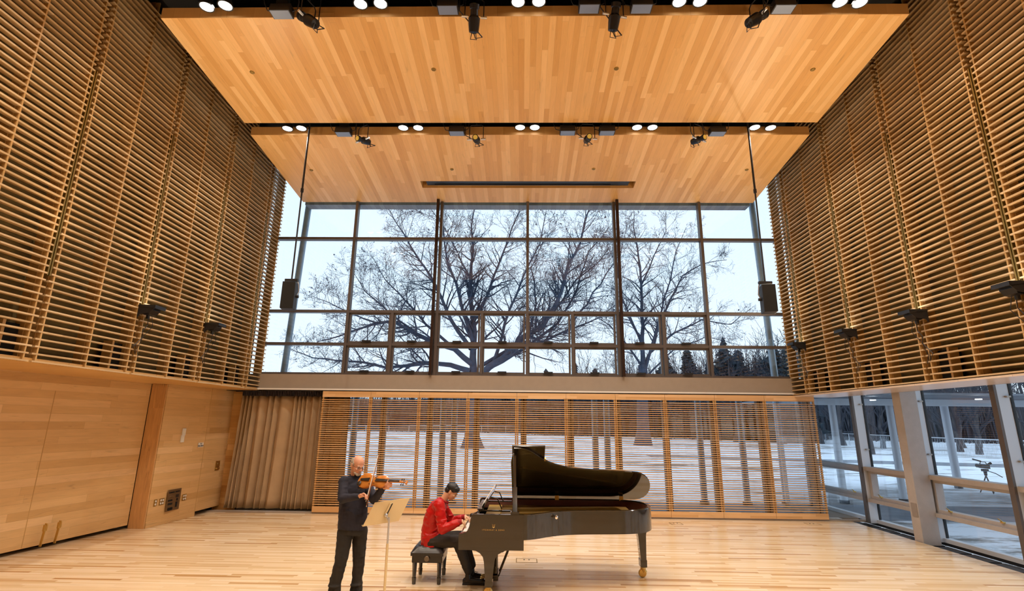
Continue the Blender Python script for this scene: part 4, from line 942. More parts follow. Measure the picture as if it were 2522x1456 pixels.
lf = MB().add([L_(fx0, .03, TH + .004), L_(fx1, .03, TH + .004), L_(fx1, dtop + .012, TH + .004), L_(fx0, dtop + .012, TH + .004), L_(fx0, .03, 2 * TH + .004), L_(fx1, .03, 2 * TH + .004), L_(fx1, dtop + .012, 2 * TH + .004), L_(fx0, dtop + .012, 2 * TH + .004)],
    [(0, 1, 2, 3), (4, 7, 6, 5), (0, 4, 5, 1), (1, 5, 6, 2), (2, 6, 7, 3), (3, 7, 4, 0)]).build('lid_flap', m_piano, pn, bevel=.002)
for x in (.55, 1.55): MB().box(x - .03, x + .03, YS - .075, YS - .045, .985, 1.05).build('hinge', m_brass, pn)
# prop stick
sb = Vector((-.085, 7.15, 1.0)); stp = PPl(1268, 1116, hinge, Nn)
MB().beam(sb, sb.lerp(stp, .42), .062, .022, (0, 1, 0)).beam(sb.lerp(stp, .40), stp, .036, .018, (0, 1, 0)).build('lid_prop', m_piano, pn, bevel=.003)
MB().box(sb.x - .055, sb.x + .055, 7.11, 7.16, 1.0, 1.03).build('prop_socket', m_piano, pn)
kp = Vector((.42, 7.36, .93)); kd = Vector((.55, -.83, 0)).normalized()
MB().lathe([(.012, 0), (.010, .02), (.022, .03), (.026, .045), (.015, .055), (.0, .056)], Vector((.44, 7.375, .94)), kd, 18).build('lid_lock_knob', m_chrome, pn, smooth=.7)
MB().obox(L_(.33, 1.12, -.01), Vector((.01, 0, 0)), D * .03, Nn * .012).build('lid_catch', m_brass, pn)
# legs
def leg(prof, ya, yb, caster, m=m_piano):
    lg = MB().prism(prof, lambda a, b: (a, ya, b), lambda a, b: (a, yb, b)).build('leg', m, pn, bevel=.004)
    cx, cy = caster
    c = MB(); c.lathe([(.0, -.02), (.05, -.02), (.058, -.01), (.058, .01), (.05, .02), (.0, .02)], (cx - .012, cy, .058), (0, 1, .0), 22); w_ = c.build('caster_wheel', m_brass, lg, smooth=.6)
    MB().lathe([(.04, .135), (.042, .12), (.03, .10), (.02, .06), (.012, .058)], (cx + .0, cy, 0), (0, 0, 1), 14).tube([(cx + .02, cy, .11), (cx + .045, cy, .08), (cx + .01, cy + .026, .058)], [.014, .012, .01], 6).build('caster_fork', m_brass, lg)
    return lg
cxx = -.415
leg([(-.68, .575), (-.18, .575), (-.18, .56), (-.215, .555), (-.23, .54), (-.255, .535), (-.30, .51), (-.335, .46), (-.345, .40), (-.365, .20), (-.36, .195), (-.36, .13), (-.46, .13), (-.46, .195), (-.455, .20), (-.475, .42), (-.49, .48), (-.53, .525), (-.58, .55), (-.65, .56)], 7.17, 7.30, (cxx, 7.235))
leg([(-.68, .575), (-.18, .575), (-.18, .56), (-.215, .555), (-.23, .54), (-.255, .535), (-.30, .51), (-.335, .46), (-.345, .40), (-.365, .20), (-.36, .195), (-.36, .13), (-.46, .13), (-.46, .195), (-.455, .20), (-.475, .42), (-.49, .48), (-.53, .525), (-.58, .55), (-.65, .56)], 8.42, 8.55, (cxx, 8.485))
tx = 1.765
leg([(tx - .13, .70), (tx + .10, .70), (tx + .10, .655), (tx + .075, .645), (tx + .055, .60), (tx + .05, .57), (tx + .04, .25), (tx + .048, .24), (tx + .045, .145), (tx - .045, .145), (tx - .048, .24), (tx - .04, .25), (tx - .065, .57), (tx - .075, .63), (tx - .13, .66)], 8.17, 8.31, (tx, 8.24))
# lyre
lx = -.36
ly = MB().box(lx - .03, lx + .03, 7.72, 7.75, .14, .58).box(lx - .03, lx + .03, 7.98, 8.01, .14, .58).box(lx - .05, lx + .05, 7.68, 8.05, .07, .14).box(lx - .04, lx + .05, 7.66, 8.07, .54, .58).build('pedal_lyre', m_piano, pn, bevel=.004)
for y in (7.78, 7.865, 7.95):
    MB().cyl((lx, y, .14), (lx, y, .56), .006, n=8).build('pedal_rod', m_brass, ly)
    MB().tube([(lx - .05, y, .08), (lx - .12, y, .085), (lx - .2, y, .07)], [.012, .018, .02], 8, flat=.5).build('pedal', m_brass, ly)
for y in (7.74, 7.99): MB().cyl((lx + .05, y, .11), (-.12, y, .575), .009, n=8).build('lyre_brace', m_piano, ly)
# sheet music on the desk
sm = thing('sheet_music', 'open white sheet music standing on the piano desk', 'sheet music', (-.55, 7.9, 1.012))
a, b = Vector((-.552, 0, 1.02)), Vector((-.392, 0, 1.262))
for ya, yb in ((7.62, 7.85), (7.853, 8.08)): dsk(a, b, .003, 'page', m_paper, ya, yb, sm)
# ------------------------------------------------------------------ bench
bn = thing('piano_bench', 'black tufted leather piano bench under the pianist', 'bench', (-1.29, 7.95, 0))
bx0, bx1, by0, by1 = -1.52, -1.06, 7.68, 8.24
cm = MB(); nx, ny = 28, 34; vs = []
for j in range(ny + 1):
    for i in range(nx + 1):
        u, v = i / nx, j / ny
        e = min(u, 1 - u, .3) / .3; f = min(v, 1 - v, .3) / .3; edge = (1 - (1 - e) ** 3) * (1 - (1 - f) ** 3)
        z = .40 + .085 * min(1, edge * 1.0) 
        tuft = max((math.exp(-(((u - a) * (bx1 - bx0)) ** 2 + ((v - b) * (by1 - by0)) ** 2) / .0012) for a in (.25, .5, .75) for b in (.2, .4, .6, .8)), default=0)
        fold = .012 * (abs(math.sin(u * PI * 4 + v * PI * 5)) ** .5 + abs(math.sin(u * PI * 4 - v * PI * 5)) ** .5)
        vs.append((bx0 + u * (bx1 - bx0), by0 + v * (by1 - by0), z - .022 * tuft + fold * .6 * edge))
cm.add(vs, [(j * (nx + 1) + i, j * (nx + 1) + i + 1, (j + 1) * (nx + 1) + i + 1, (j + 1) * (nx + 1) + i) for j in range(ny) for i in range(nx)])
cm.box(bx0 + .004, bx1 - .004, by0 + .004, by1 - .004, .36, .402); cm.build('cushion', m_leather, bn, smooth=.9)
for a, b in ((.25, .2), (.5, .2), (.75, .2), (.25, .4), (.5, .4), (.25, .6), (.5, .6), (.25, .8), (.5, .8), (.75, .8)):
    MB().ell((bx0 + a * (bx1 - bx0), by0 + b * (by1 - by0), .474), .009, .009, .006, n=8, m=6).build('button', m_leather, bn)
MB().box(bx0 + .02, bx1 - .02, by0 + .02, by1 - .02, .27, .37).build('apron', m_leather, bn, bevel=.012)
MB().lathe([(.0, 0), (.03, .0), (.036, .012), (.036, .03), (.03, .036), (.0, .036)], (-1.29, by0 + .02, .33), (0, -1, 0), 22).build('height_knob', mat('worn knob', (.16, .12, .08), .4, .3), bn, smooth=.6)
for x in (bx0 + .06, bx1 - .06):
    for y in (by0 + .05, by1 - .05): MB().tube([(x, y, .28), (x, y, .09), (x, y, .085), (x, y, 0)], [.034, .024, .031, .024], 4).build('leg', m_piano, bn)
# ------------------------------------------------------------------ music stand
ms = thing('music_stand', 'tan metal music stand before the violinist', 'music stand', (-1.70, 7.05, 0))
b0, b1, b2, b3 = P(893, 1297, 7.0), P(982, 1283, 7.22), P(1010, 1224, 7.26), P(923, 1238, 7.04)
b2 = b1 + (b3 - b0)
e1, e2 = (b1 - b0), (b3 - b0); nr = e1.cross(e2).normalized()
c = (b0 + b2) / 2
MB().obox(c, e1 / 2, e2 / 2, nr * .003).build('desk', m_stand, ms, bevel=.001)
MB().obox(b0 + e1 / 2 - nr * .03, e1 / 2, e2.normalized() * .003, nr * .03).build('lip', m_stand, ms)
MB().obox(b0 + e1 / 2 + e2 * .12 + nr * .018, e1 / 2, e2.normalized() * .0025, nr * .018).build('shelf', m_stand, ms) if False else None
sgn = -1
MB().obox(c + nr * .012 + e2 * .12, e1.normalized() * .022, e2 * .26, nr * .009).build('backing_clip', m_stand, ms, bevel=.002)
MB().obox(c + nr * .022 + e2 * .12 + e1.normalized() * .012, e1.normalized() * .008, e2 * .25, nr * .002).build('slot', m_black, ms)
q = c + nr * .03 - e2 * .12
MB().ell(q, .024, n=14).cyl(q, (-1.70, 7.09, .9), .012, n=10).build('pivot', m_alu, ms, smooth=.6)
MB().cyl((-1.70, 7.09, .62), (-1.70, 7.09, .95), .0105, n=14).build('inner_pole', m_alu, ms, smooth=.6)
MB().cyl((-1.70, 7.09, .06), (-1.70, 7.09, .64), .016, n=14).build('outer_pole', m_stand, ms, smooth=.6)
for k in range(3):
    a = PI / 2 * .33 + k * 2 * PI / 3 - PI / 2
    MB().tube([(-1.70, 7.09, .07), (-1.70 + .1 * math.cos(a), 7.09 + .1 * math.sin(a), .04), (-1.70 + .24 * math.cos(a), 7.09 + .24 * math.sin(a), .008)], .011, 8).build('foot', m_stand, ms)
# sheet on the stand
# ------------------------------------------------------------------ people
def hand(mb, wrist, knuck, side, palm_n, curl, r=.0085, L=.085, spread=.018, thumb=1):
    """palm from wrist to knuckles, five fingers; side = direction from little finger to index, palm_n = outward palm normal, curl = per-finger bend list"""
    wrist, knuck = Vector(wrist), Vector(knuck); f = (knuck - wrist).normalized(); side = Vector(side); side = (side - f * side.dot(f)).normalized(); pn_ = Vector(palm_n); pn_ = (pn_ - f * pn_.dot(f) - side * pn_.dot(side)).normalized()
    for k in range(4):
        o = (k - 1.5) * spread
        mb.caps(wrist + side * o * .6, knuck + side * o, .014, .0115, 8)
    for k, ln in enumerate((.78, .95, 1.0, .9)):     # little .. index
        p = knuck + side * (k - 1.5) * spread; d = f.copy(); c = curl[k]
        for j, s in enumerate((.42, .32, .26)):
            a = c * (1, 1.1, .8)[j]; d = (d * math.cos(a) + pn_ * math.sin(a)).normalized() if False else (Matrix.Rotation(a, 3, pn_.cross(d) if False else -side.cross(Vector((0, 0, 0))) if False else d.cross(pn_).normalized()) @ d)
            q = p + d * (L * ln * s); mb.caps(p, q, r * (1.05 - .1 * j), r * (.95 - .1 * j), 8); p = q
    b = wrist + side * 1.6 * spread + f * .02
    t1 = b + (f * .6 + side * .7 * thumb + pn_ * .45).normalized() * .038; t2 = t1 + (f * .85 + pn_ * .5 + side * -.1).normalized() * .03
    mb.caps(b, t1, .013, .0105, 8); mb.caps(t1, t2, .0105, .008, 8)
def head(mb, c, fwd, up, s=1., nose=1.):
    """c = centre of skull; returns frame"""
    f = Vector(fwd).normalized(); u = Vector(up); u = (u - f * u.dot(f)).normalized(); r = f.cross(u)
    A = (r, f, u)
    def q(a, b, d): return Vector(c) + r * a * s + f * b * s + u * d * s
    mb.ell(q(0, -.008, .03), .074 * s, .094 * s, .088 * s, A, 20, 14)          # cranium
    mb.ell(q(0, .022, -.035), .060 * s, .070 * s, .080 * s, A, 18, 12)         # face
    mb.ell(q(0, .040, -.088), .038 * s, .040 * s, .030 * s, A, 14, 10)         # chin
    mb.ell(q(0, .020, -.075), .052 * s, .055 * s, .035 * s, A, 14, 10)         # jaw
    mb.ell(q(0, .072, .012), .050 * s, .020 * s, .014 * s, A, 12, 8)           # brow
    mb.caps(q(0, .088, .002), q(0, .088 + .020 * nose, -.032), .008 * s, .012 * s * nose, 8)        # nose
    mb.ell(q(.011, .094, -.036), .008 * s, .009 * s, .007 * s, A, 8, 6); mb.ell(q(-.011, .094, -.036), .008 * s, .009 * s, .007 * s, A, 8, 6)
    mb.ell(q(0, .087, -.060), .024 * s, .010 * s, .006 * s, A, 10, 6); mb.ell(q(0, .084, -.071), .021 * s, .011 * s, .007 * s, A, 10, 6)   # lips
    for e in (-1, 1):
        mb.ell(q(e * .038, .070, -.028), .022 * s, .018 * s, .018 * s, A, 10, 8)   # cheek
        mb.ell(q(e * .076, -.010, -.012), .008 * s, .018 * s, .031 * s, A, 10, 8); mb.ell(q(e * .080, -.018, .006), .007 * s, .012 * s, .014 * s, A, 8, 6)
    return q, A
def face_parts(q, A, s, body, hairm, lidc, down=False):
    for e in (-1, 1):
        if not down: MB().ell(q(e * .031, .079, -.006), .012 * s, .009 * s, .006 * s, A, 12, 8).build('eye', mat('eye white', (.6, .55, .5), .2) if 'eye white' not in bpy.data.materials else bpy.data.materials['eye white'], body)
        if not down: MB().ell(q(e * .031, .087, -.0075), .0055 * s, .003 * s, .0045 * s, A, 10, 6).build('iris', m_violb, body)
        else: MB().tube([q(e * .018, .086, -.010), q(e * .031, .0885, -.013), q(e * .044, .081, -.010)], .0018 * s, 5).build('lashes', m_violb, body)
        MB().tube([q(e * .016, .092, .012), q(e * .032, .090, .017), q(e * .048, .080, .010)], [.003 * s, .0036 * s, .002 * s], 5).build('eyebrow', hairm, body)
    MB().tube([q(-.018, .094, -.0655), q(0, .098, -.066), q(.018, .094, -.0655)], .0013 * s, 5).build('mouth_line', lidc, body)
m_lip = mat('lip shadow', (.30, .09, .06), .5)
V3 = Vector
# ---- violinist
hc = P(881, 1146, 7.16)
fw = V3((.70, -.66, -.30)); hq_mb = MB()
body = MB(); q, A = head(body, hc + V3((0, 0, .0)), fw, (.12, -.05, 1), 1.02)
neckb = V3((-2.235, 7.25, 1.40))
body.caps(q(0, -.03, -.06), neckb, .052, .060)
rs, ls = P(848, 1187, 7.10), P(902, 1190, 7.36)
re, rw = P(843, 1229, 6.96), P(884, 1223, 6.84)
le, lw = P(921, 1231, 7.10), P(945, 1201, 6.95)
pel = P(868, 1292, 7.22)
rh, lh = P(851, 1312, 7.18), P(886, 1312, 7.28)
rk, lk = P(840, 1380, 7.10), P(884, 1376, 7.26)
ra, la = P(824, 1448, 7.12), P(878, 1445, 7.27)
ra.z = max(ra.z, .09); la.z = max(la.z, .09)
chest = (rs + ls) / 2 + V3((.0, 0, -.10)); belly = pel + V3((0, -.01, .16))
sdv = (ls - rs).normalized(); fwv = V3((sdv.y, -sdv.x, 0)).normalized()
def ering(c, a, b, n=24, sq=2.3):
    r = []
    for i in range(n):
        t = 2 * PI * i / n; ct, st = math.cos(t), math.sin(t)
        r.append(Vector(c) + sdv * a * math.copysign(abs(ct) ** (2 / sq), ct) + fwv * b * math.copysign(abs(st) ** (2 / sq), st))
    return r
def torso(mb, g, zb):
    mb.loft([ering(pel + V3((0, 0, zb)), .175 + g, .125 + g), ering(pel + V3((0, 0, .07)), .178 + g, .132 + g), ering(belly, .172 + g, .135 + g), ering(chest + V3((0, 0, -.12)), .178 + g, .128 + g), ering(chest, .185 + g, .125 + g), ering(chest + V3((0, 0, .07)), .165 + g, .105 + g), ering(neckb + V3((0, 0, -.01)), .085 + g, .075 + g), ering(neckb + V3((0, 0, .03)), .062 + g * .8, .062 + g * .8)])
torso(body, -.012, -.1)
for a, b, c_ in ((rs, re, rw), (ls, le, lw)): body.chain([a, b, c_], [.048, .038, .026])
for a, b, c_ in ((rh, rk, ra), (lh, lk, la)): body.chain([a, b, c_], [.075, .052, .035])
body.caps(rh + V3((0, 0, .04)), lh + V3((0, 0, .04)), .05, .05)
# bow hand (palm down, fingers draped over the stick)
kn = P(899, 1218, 6.81)
hand(body, rw + (kn - rw) * .25, kn, (.35, -.65, .5), (.15, .25, -.95), [.8, .75, .7, .6], r=.0092, L=.092, thumb=-.35)
# violin geometry
vA = P(884, 1184, 7.06); vS = P(1003, 1190, 6.80)
ax = (vS - vA).normalized(); nrm = V3((-.10, -.80, .60)); nrm = (nrm - ax * nrm.dot(ax)).normalized(); wd = nrm.cross(ax).normalized()
if wd.z < 0: wd = -wd
VL = (vS - vA).length
# left hand under the neck near the scroll
np_ = vA + ax * VL * .62
kn2 = np_ - wd * .035 + nrm * .0 + ax * .015
body.caps(lw, kn2 - V3((.0, 0, .03)), .027, .024)
hand(body, lw + (kn2 - lw) * .35, kn2 - wd * .01, ax * 1., nrm, [.9, .85, .8, .7], r=.0092, L=.082, spread=.019)
vio = remeshed(body, 'person', m_skin1, None, voxel=.0052, smooth=3)
tag(vio, 'balding man in navy turtleneck standing and playing the violin', 'person')
sw = MB(); torso(sw, .014, -.06)
sw.chain([rs, re, rw - (rw - re).normalized() * .02], [.070, .056, .037]); sw.chain([ls, le, lw - (lw - le).normalized() * .015], [.070, .056, .038])
sw.caps(neckb, neckb + V3((.022, -.02, .085)), .074, .066)
sw.caps(rs, chest + V3((0, 0, .03)), .075, .10); sw.caps(ls, chest + V3((0, 0, .03)), .075, .10)
for t in (.25, .45, .7): c_ = rs.lerp(re, t); sw.ell(c_, .066, .066, .05)
sw.loft([ering(pel + V3((0, 0, -.055)), .178, .132), ering(pel + V3((0, 0, .0)), .186, .142)])
remeshed(sw, 'sweater', m_navy, vio, voxel=.007, smooth=3, wrinkle=.005, wscale=9)
tr = MB(); tr.chain([rh + V3((0, 0, .02)), rk, ra + V3((0, 0, .02))], [.102, .078, .066]); tr.chain([lh + V3((0, 0, .02)), lk, la + V3((0, 0, .02))], [.100, .076, .065])
tr.loft([ering(pel + V3((0, 0, -.12)), .165, .125), ering(pel + V3((0, 0, .03)), .168, .128)])
for a in (ra, la): tr.cyl(a + V3((0, 0, .12)), a + V3((0, 0, -.05)), .066, .077); tr.ell(a + V3((0, -.02, .03)), .078, .08, .02)
for a, b in ((rh, rk), (lh, lk)): tr.ell(a.lerp(b, .9), .083, .083, .016)
remeshed(tr, 'trousers', m_trou, vio, voxel=.008, smooth=3, wrinkle=.006, wscale=8)
for a, d in ((ra, V3((-.35, -1, 0))), (la, V3((.25, -1, 0)))):
    d.normalize(); g = V3((a.x, a.y, 0)); sd = V3((-d.y, d.x, 0))
    s_ = MB(); s_.caps(g - d * .06 + V3((0, 0, .045)), g + d * .16 + V3((0, 0, .032)), .04, .036).ell(g + V3((0, 0, .07)), .045, .05, .05)
    remeshed(s_, 'shoe', m_shoe, vio, voxel=.006, smooth=2)
face_parts(q, A, 1.02, vio, m_greyhair, m_lip)
# thin grey hair round the sides and back, and a short goatee
hr = MB()
for e in (-1, 1):
    for (a, b, d, r1, r2, r3) in ((.068, -.03, .028, .011, .044, .036), (.062, -.055, -.002, .014, .032, .036), (.073, .006, .022, .005, .018, .022)): hr.ell(q(e * a, b, d), r1, r2, r3, A, 12, 8)
for e in (-1, 1): hr.ell(q(e * .060, -.040, .056), .011, .046, .026, A, 12, 8)
hr.ell(q(0, -.084, .008), .064, .024, .056, A, 14, 8)
remeshed(hr, 'hair', m_greyhair, vio, voxel=.004, smooth=2)
gt = MB().ell(q(0, .064, -.094), .036, .026, .026, A, 14, 8).ell(q(.035, .045, -.082), .018, .028, .018, A, 10, 8).ell(q(-.035, .045, -.082), .018, .028, .018, A, 10, 8).ell(q(0, .090, -.082), .013, .009, .010, A, 10, 6); gt.ell(q(0, .100, -.0505), .022, .006, .006, A, 10, 6)
remeshed(gt, 'beard', m_beard, vio, voxel=.0035, smooth=1)
gl = MB()
for e in (-1, 1):
    ring = [q(e * .033 + .024 * math.cos(t), .102, -.006 + .0115 * math.sin(t)) for t in [2 * PI * i / 18 for i in range(19)]]
    gl.tube(ring, .0014, 5); gl.tube([q(e * .057, .100, .0), q(e * .078, .06, .004), q(e * .082, -.01, .004)], .002, 5)
gl.tube([q(-.010, .103, -.004), q(0, .106, -.001), q(.010, .103, -.004)], .0016, 5)
gl = gl.build('glasses', m_black, vio)
for e in (-1, 1): MB().ell(q(e * .033, .101, -.006), .023, .0008, .011, A, 16, 6).build('spectacle_lens', m_glass, gl)
# ---- violin
vn = thing('violin', 'golden brown violin held under the man\'s chin', 'violin', tuple(vA))
def V(a, b, c=0.): return vA + ax * a + wd * b + nrm * c
BL = VL * .615
prof = [(0, .0), (.004, .03), (.02, .066), (.055, .09), (.10, .098), (.14, .092), (.165, .08), (.175, .082), (.178, .074), (.20, .056), (.225, .052), (.25, .060), (.262, .070), (.268, .067), (.29, .074), (.325, .080), (.36, .072), (.385, .048), (.395, .022), (.397, 0)]
prof = [(a * BL / .397, b * 1.05) for a, b in prof]
poly = prof + [(a, -b) for a, b in prof[-2:0:-1]]
def plate(z0, z1, dome, name, m, g=.004):
    mb = MB(); n = len(poly); cx = BL / 2; rings = []
    for k, (s, zz) in enumerate(((1, z0), (1, z1), (.86, z1 + dome * .45), (.62, z1 + dome * .8), (.3, z1 + dome), (.05, z1 + dome * 1.02))):
        rings.append([V(cx + (a - cx) * s, b * s, zz) for a, b in poly])
    return mb.loft(rings).build(name, m, vn, smooth=.5)
plate(.013, .017, .012, 'top_plate', m_viol)
plate(-.017, -.013, -.012, 'back_plate', m_viol)
ib_ = [(BL / 2 + (a - BL / 2) * .965, b * .96) for a, b in poly]
MB().prism(ib_, lambda a, b: V(a, b, -.014), lambda a, b: V(a, b, .014)).build('ribs', mat('dark varnish rib', (.42, .13, .02), .25, coat=.4), vn, smooth=.6)
MB().add([V(BL * .62, -.018, .035), V(BL * .62, .018, .035), V(VL * .86, .011, .03), V(VL * .86, -.011, .03), V(BL * .62, -.018, .044), V(BL * .62, .018, .044), V(VL * .86, .011, .036), V(VL * .86, -.011, .036)],
    [(0, 1, 2, 3), (4, 7, 6, 5), (0, 4, 5, 1), (1, 5, 6, 2), (2, 6, 7, 3), (3, 7, 4, 0)]).build('fingerboard', m_violb, vn)
MB().tube([V(BL * .96, 0, .02), V(VL * .7, 0, .02), V(VL * .86, 0, .018)], [.016, .013, .012], 10).build('neck', m_viol, vn, smooth=.8)
sc = MB().tube([V(VL * .86, 0, .018), V(VL * .93, 0, .008), V(VL * .975, 0, .0)], [.013, .011, .009], 10)
sc.lathe([(0, -.016), (.014, -.016), (.014, .016), (0, .016)], V(VL * .99, 0, .006), wd, 16).lathe([(0, -.021), (.008, -.021), (.008, .021), (0, .021)], V(VL * .99, 0, .006), wd, 12)
sc.build('scroll', m_viol, vn, smooth=.8)
for k, (s, e) in enumerate(((.885, 1), (.905, -1), (.925, 1), (.945, -1))):
    MB().cyl(V(VL * s, -e * .012, .014), V(VL * s, e * .028, .014), .003, n=6).ell(V(VL * s, e * .036, .014), .008, .010, .011).build('tuning_peg', m_violb, vn)
MB().add([V(BL * .10, -.012, .032), V(BL * .10, .012, .032), V(BL * .42, .022, .042), V(BL * .42, -.022, .042), V(BL * .10, -.012, .038), V(BL * .10, .012, .038), V(BL * .42, .022, .048), V(BL * .42, -.022, .048)],
    [(0, 1, 2, 3), (4, 7, 6, 5), (0, 4, 5, 1), (1, 5, 6, 2), (2, 6, 7, 3), (3, 7, 4, 0)]).build('tailpiece', m_violb, vn)
MB().ell(V(.05, -.055, .035), .03, .035, .008, (ax, wd, nrm)).build('chin_rest', m_violb, vn)
MB().obox(V(BL * .52, 0, .040), ax * .002, wd * .021, nrm * .014).build('bridge', m_stand, vn)
for e in (-1, 1): MB().tube([V(BL * .43, e * .052, .0285), V(BL * .46, e * .056, .0285), V(BL * .52, e * .047, .030), V(BL * .58, e * .038, .0305), V(BL * .61, e * .042, .030)], [.004, .002, .0018, .002, .0035], 6).build('sound_hole', m_violb, vn)
for k in range(4):
    b = (k - 1.5) * .009; MB().tube([V(BL * .40, b * 1.1, .05), V(BL * .52, b * 1.2, .055), V(VL * .86, b * .6, .040)], .0006, 4).build('string', m_chrome, vn)
MB().tube([V(.01, -.07, -.03), V(.03, -.10, -.035), V(.06, -.05, -.04), V(.10, .06, -.035)], .008, 6).build('shoulder_rest', m_violb, vn)
# ---- bow
bo = thing('violin_bow', 'violin bow drawn upright across the strings', 'violin bow', tuple(P(903, 1245, 6.83)))
bf, bt = P(902.5, 1246, 6.83), P(934.5, 1119, 6.90); bd = (bt - bf).normalized()
brd = V(BL * .50, 0, .055)
MB().tube([bf, bf.lerp(bt, .5) + V3((-.006, 0, 0)), bt], [.005, .0042, .0032], 8).build('stick', mat('pernambuco', (.30, .10, .03), .25), bo)
hd = V3((-.022, -.02, 0)); MB().tube([bf + bd * .05 + hd * .7, bt - bd * .01 + hd * .5], .0062, 8, flat=.8).build('hair_ribbon', mat('bow hair', (.85, .82, .74), .5), bo)
MB().obox(bf + bd * .05 + hd * .35, bd * .024, V3((.008, 0, 0)), V3((0, .012, 0))).build('frog', m_violb, bo)
MB().cyl(bf - bd * .012, bf + bd * .002, .0055, n=10).build('screw', m_chrome, bo)
# ---- pianist
s2 = .95
hc2 = P(1113, 1211, 7.86)
body = MB(); fw2 = V3((.83, -.10, -.55)); q2, A2 = head(body, hc2, fw2, (.5, 0, 1), s2 * .97, .6)
nb = P(1091, 1234, 7.87); pelv = P(1062, 1325, 7.92)
body.caps(q2(0, -.04, -.07), nb, .048, .055)
srs, sls = P(1082, 1245, 7.67), P(1088, 1242, 8.07)
sre, sle = P(1090, 1303, 7.60), P(1112, 1287, 8.14)
srw, slw = P(1138, 1284, 7.60), P(1146, 1272, 8.07)
rhp, lhp = P(1064, 1333, 7.81), P(1066, 1328, 8.02)
rkn, lkn = P(1127, 1333, 7.78), P(1140, 1322, 8.06)
ran, lan = P(1153, 1412, 7.76), P(1162, 1397, 8.0)
def path_torso(mb, g, top=True):
    pts = [pelv + V3((0, 0, -.02)), pelv + V3((-.01, 0, .10)), P(1066, 1285, 7.90), P(1072, 1262, 7.88), P(1080, 1246, 7.87)]
    dims = [(.165, .12), (.165, .12), (.165, .125), (.175, .12), (.155, .10)]
    if top: pts.append(nb); dims.append((.075, .065))
    rings = []
    for i, p in enumerate(pts):
        t = (pts[min(i + 1, len(pts) - 1)] - pts[max(i - 1, 0)]).normalized(); sd = V3((0, 1, 0)); fr = t.cross(sd).normalized()
        rings.append([p + sd * (dims[i][0] + g) * math.cos(2 * PI * j / 24) + fr * (dims[i][1] + g) * math.sin(2 * PI * j / 24) for j in range(24)])
    mb.loft(rings)
path_torso(body, -.02)
body.chain([srs, sre, srw], [.045, .036, .025]); body.chain([sls, sle, slw], [.045, .036, .025])
body.chain([rhp, rkn, ran], [.07, .05, .035]); body.chain([lhp, lkn, lan], [.07, .05, .035]); body.caps(rhp, lhp, .08, .08)
k1, k2 = V3((-.78, 7.60, .797)), V3((-.77, 8.04, .797))
srw.z = max(srw.z, .80); slw.z = max(slw.z, .80)
hand(body, srw, k1, (0, 1, 0), (.1, 0, -1), [.42, .36, .34, .38], r=.0088, L=.082)
hand(body, slw, k2, (0, -1, 0), (.1, 0, -1), [.42, .36, .34, .38], r=.0088, L=.082)
pia = remeshed(body, 'person', m_skin2, None, voxel=.0052, smooth=3)
tag(pia, 'young man with black hair in red jacket seated playing the piano', 'person')
jk = MB(); path_torso(jk, .008)
jk.loft([[pelv + V3((.015, 0, -.085 + .16 * k)) + V3((0, 1, 0)) * .195 * math.cos(2 * PI * j / 24) + V3((1, 0, 0)) * .155 * math.sin(2 * PI * j / 24) for j in range(24)] for k in range(2)])
for a, b, c_ in ((srs, sre, srw), (sls, sle, slw)):
    d = (c_ - b).normalized(); jk.chain([a, b, c_ - d * .07], [.078, .066, .048])
    for k, t in enumerate((.2, .42, .6, .8)): jk.ell(a.lerp(b, t) + V3((.012 * (-1) ** k, 0, 0)), .072, .074, .022, (V3((1, 0, 0)), V3((0, 1, 0)), (b - a).normalized()))
    for k, t in enumerate((.15, .32, .5, .68)): u_ = (c_ - b).normalized(); s_ = V3((0, 1, 0)); w_ = u_.cross(s_).normalized(); jk.ell(b.lerp(c_, t), .064 - .02 * t, .066 - .02 * t, .016, (w_, s_, u_))
jk.caps(srs, P(1078, 1250, 7.87), .08, .11); jk.caps(sls, P(1080, 1248, 7.87), .08, .11)
for k in range(6): jk.ell(P(1058 + 3 * k, 1320 - 11 * k, 7.78 + .01 * k), .12, .05, .018, (V3((.9, 0, .4)).normalized(), V3((0, 1, 0)), V3((-.4, 0, .9)).normalized()))
jk = remeshed(jk, 'jacket', m_red, pia, voxel=.007, smooth=2, wrinkle=.008, wscale=8)
rb = MB()
for c_, b in ((srw, sre), (slw, sle)): d = (c_ - b).normalized(); rb.caps(c_ - d * .075, c_ - d * .022, .046, .037)
remeshed(rb, 'cuff', m_redk, pia, voxel=.006, smooth=2)
cr_ = [nb + V3((.022, 0, .008)) + V3((0, 1, 0)) * .064 * math.cos(t) + V3((.80, 0, -.50)) * .066 * math.sin(t) for t in [2 * PI * i / 20 for i in range(21)]]
MB().tube(cr_, .014, 8).build('collar', m_redk, pia, smooth=.9)
hm = [pelv + V3((.03, 0, -.05)) + V3((0, 1, 0)) * .183 * math.cos(t) + V3((1, 0, .0)) * .143 * math.sin(t) for t in [2 * PI * i / 28 for i in range(29)]]
t_ = MB(); t_.chain([rhp, rkn, ran + V3((0, 0, .03))], [.098, .078, .055]); t_.chain([lhp, lkn, lan + V3((0, 0, .03))], [.098, .078, .055]); t_.caps(rhp, lhp, .095, .095); t_.ell(pelv + V3((.03, 0, -.035)), .125, .16, .065)
for a, b in ((rkn, ran), (lkn, lan)):
    for t in (.55, .7, .82): t_.ell(a.lerp(b, t), .068 - .01 * t, .068 - .01 * t, .014)
remeshed(t_, 'trousers', m_trou2, pia, voxel=.008, smooth=3, wrinkle=.005, wscale=9)
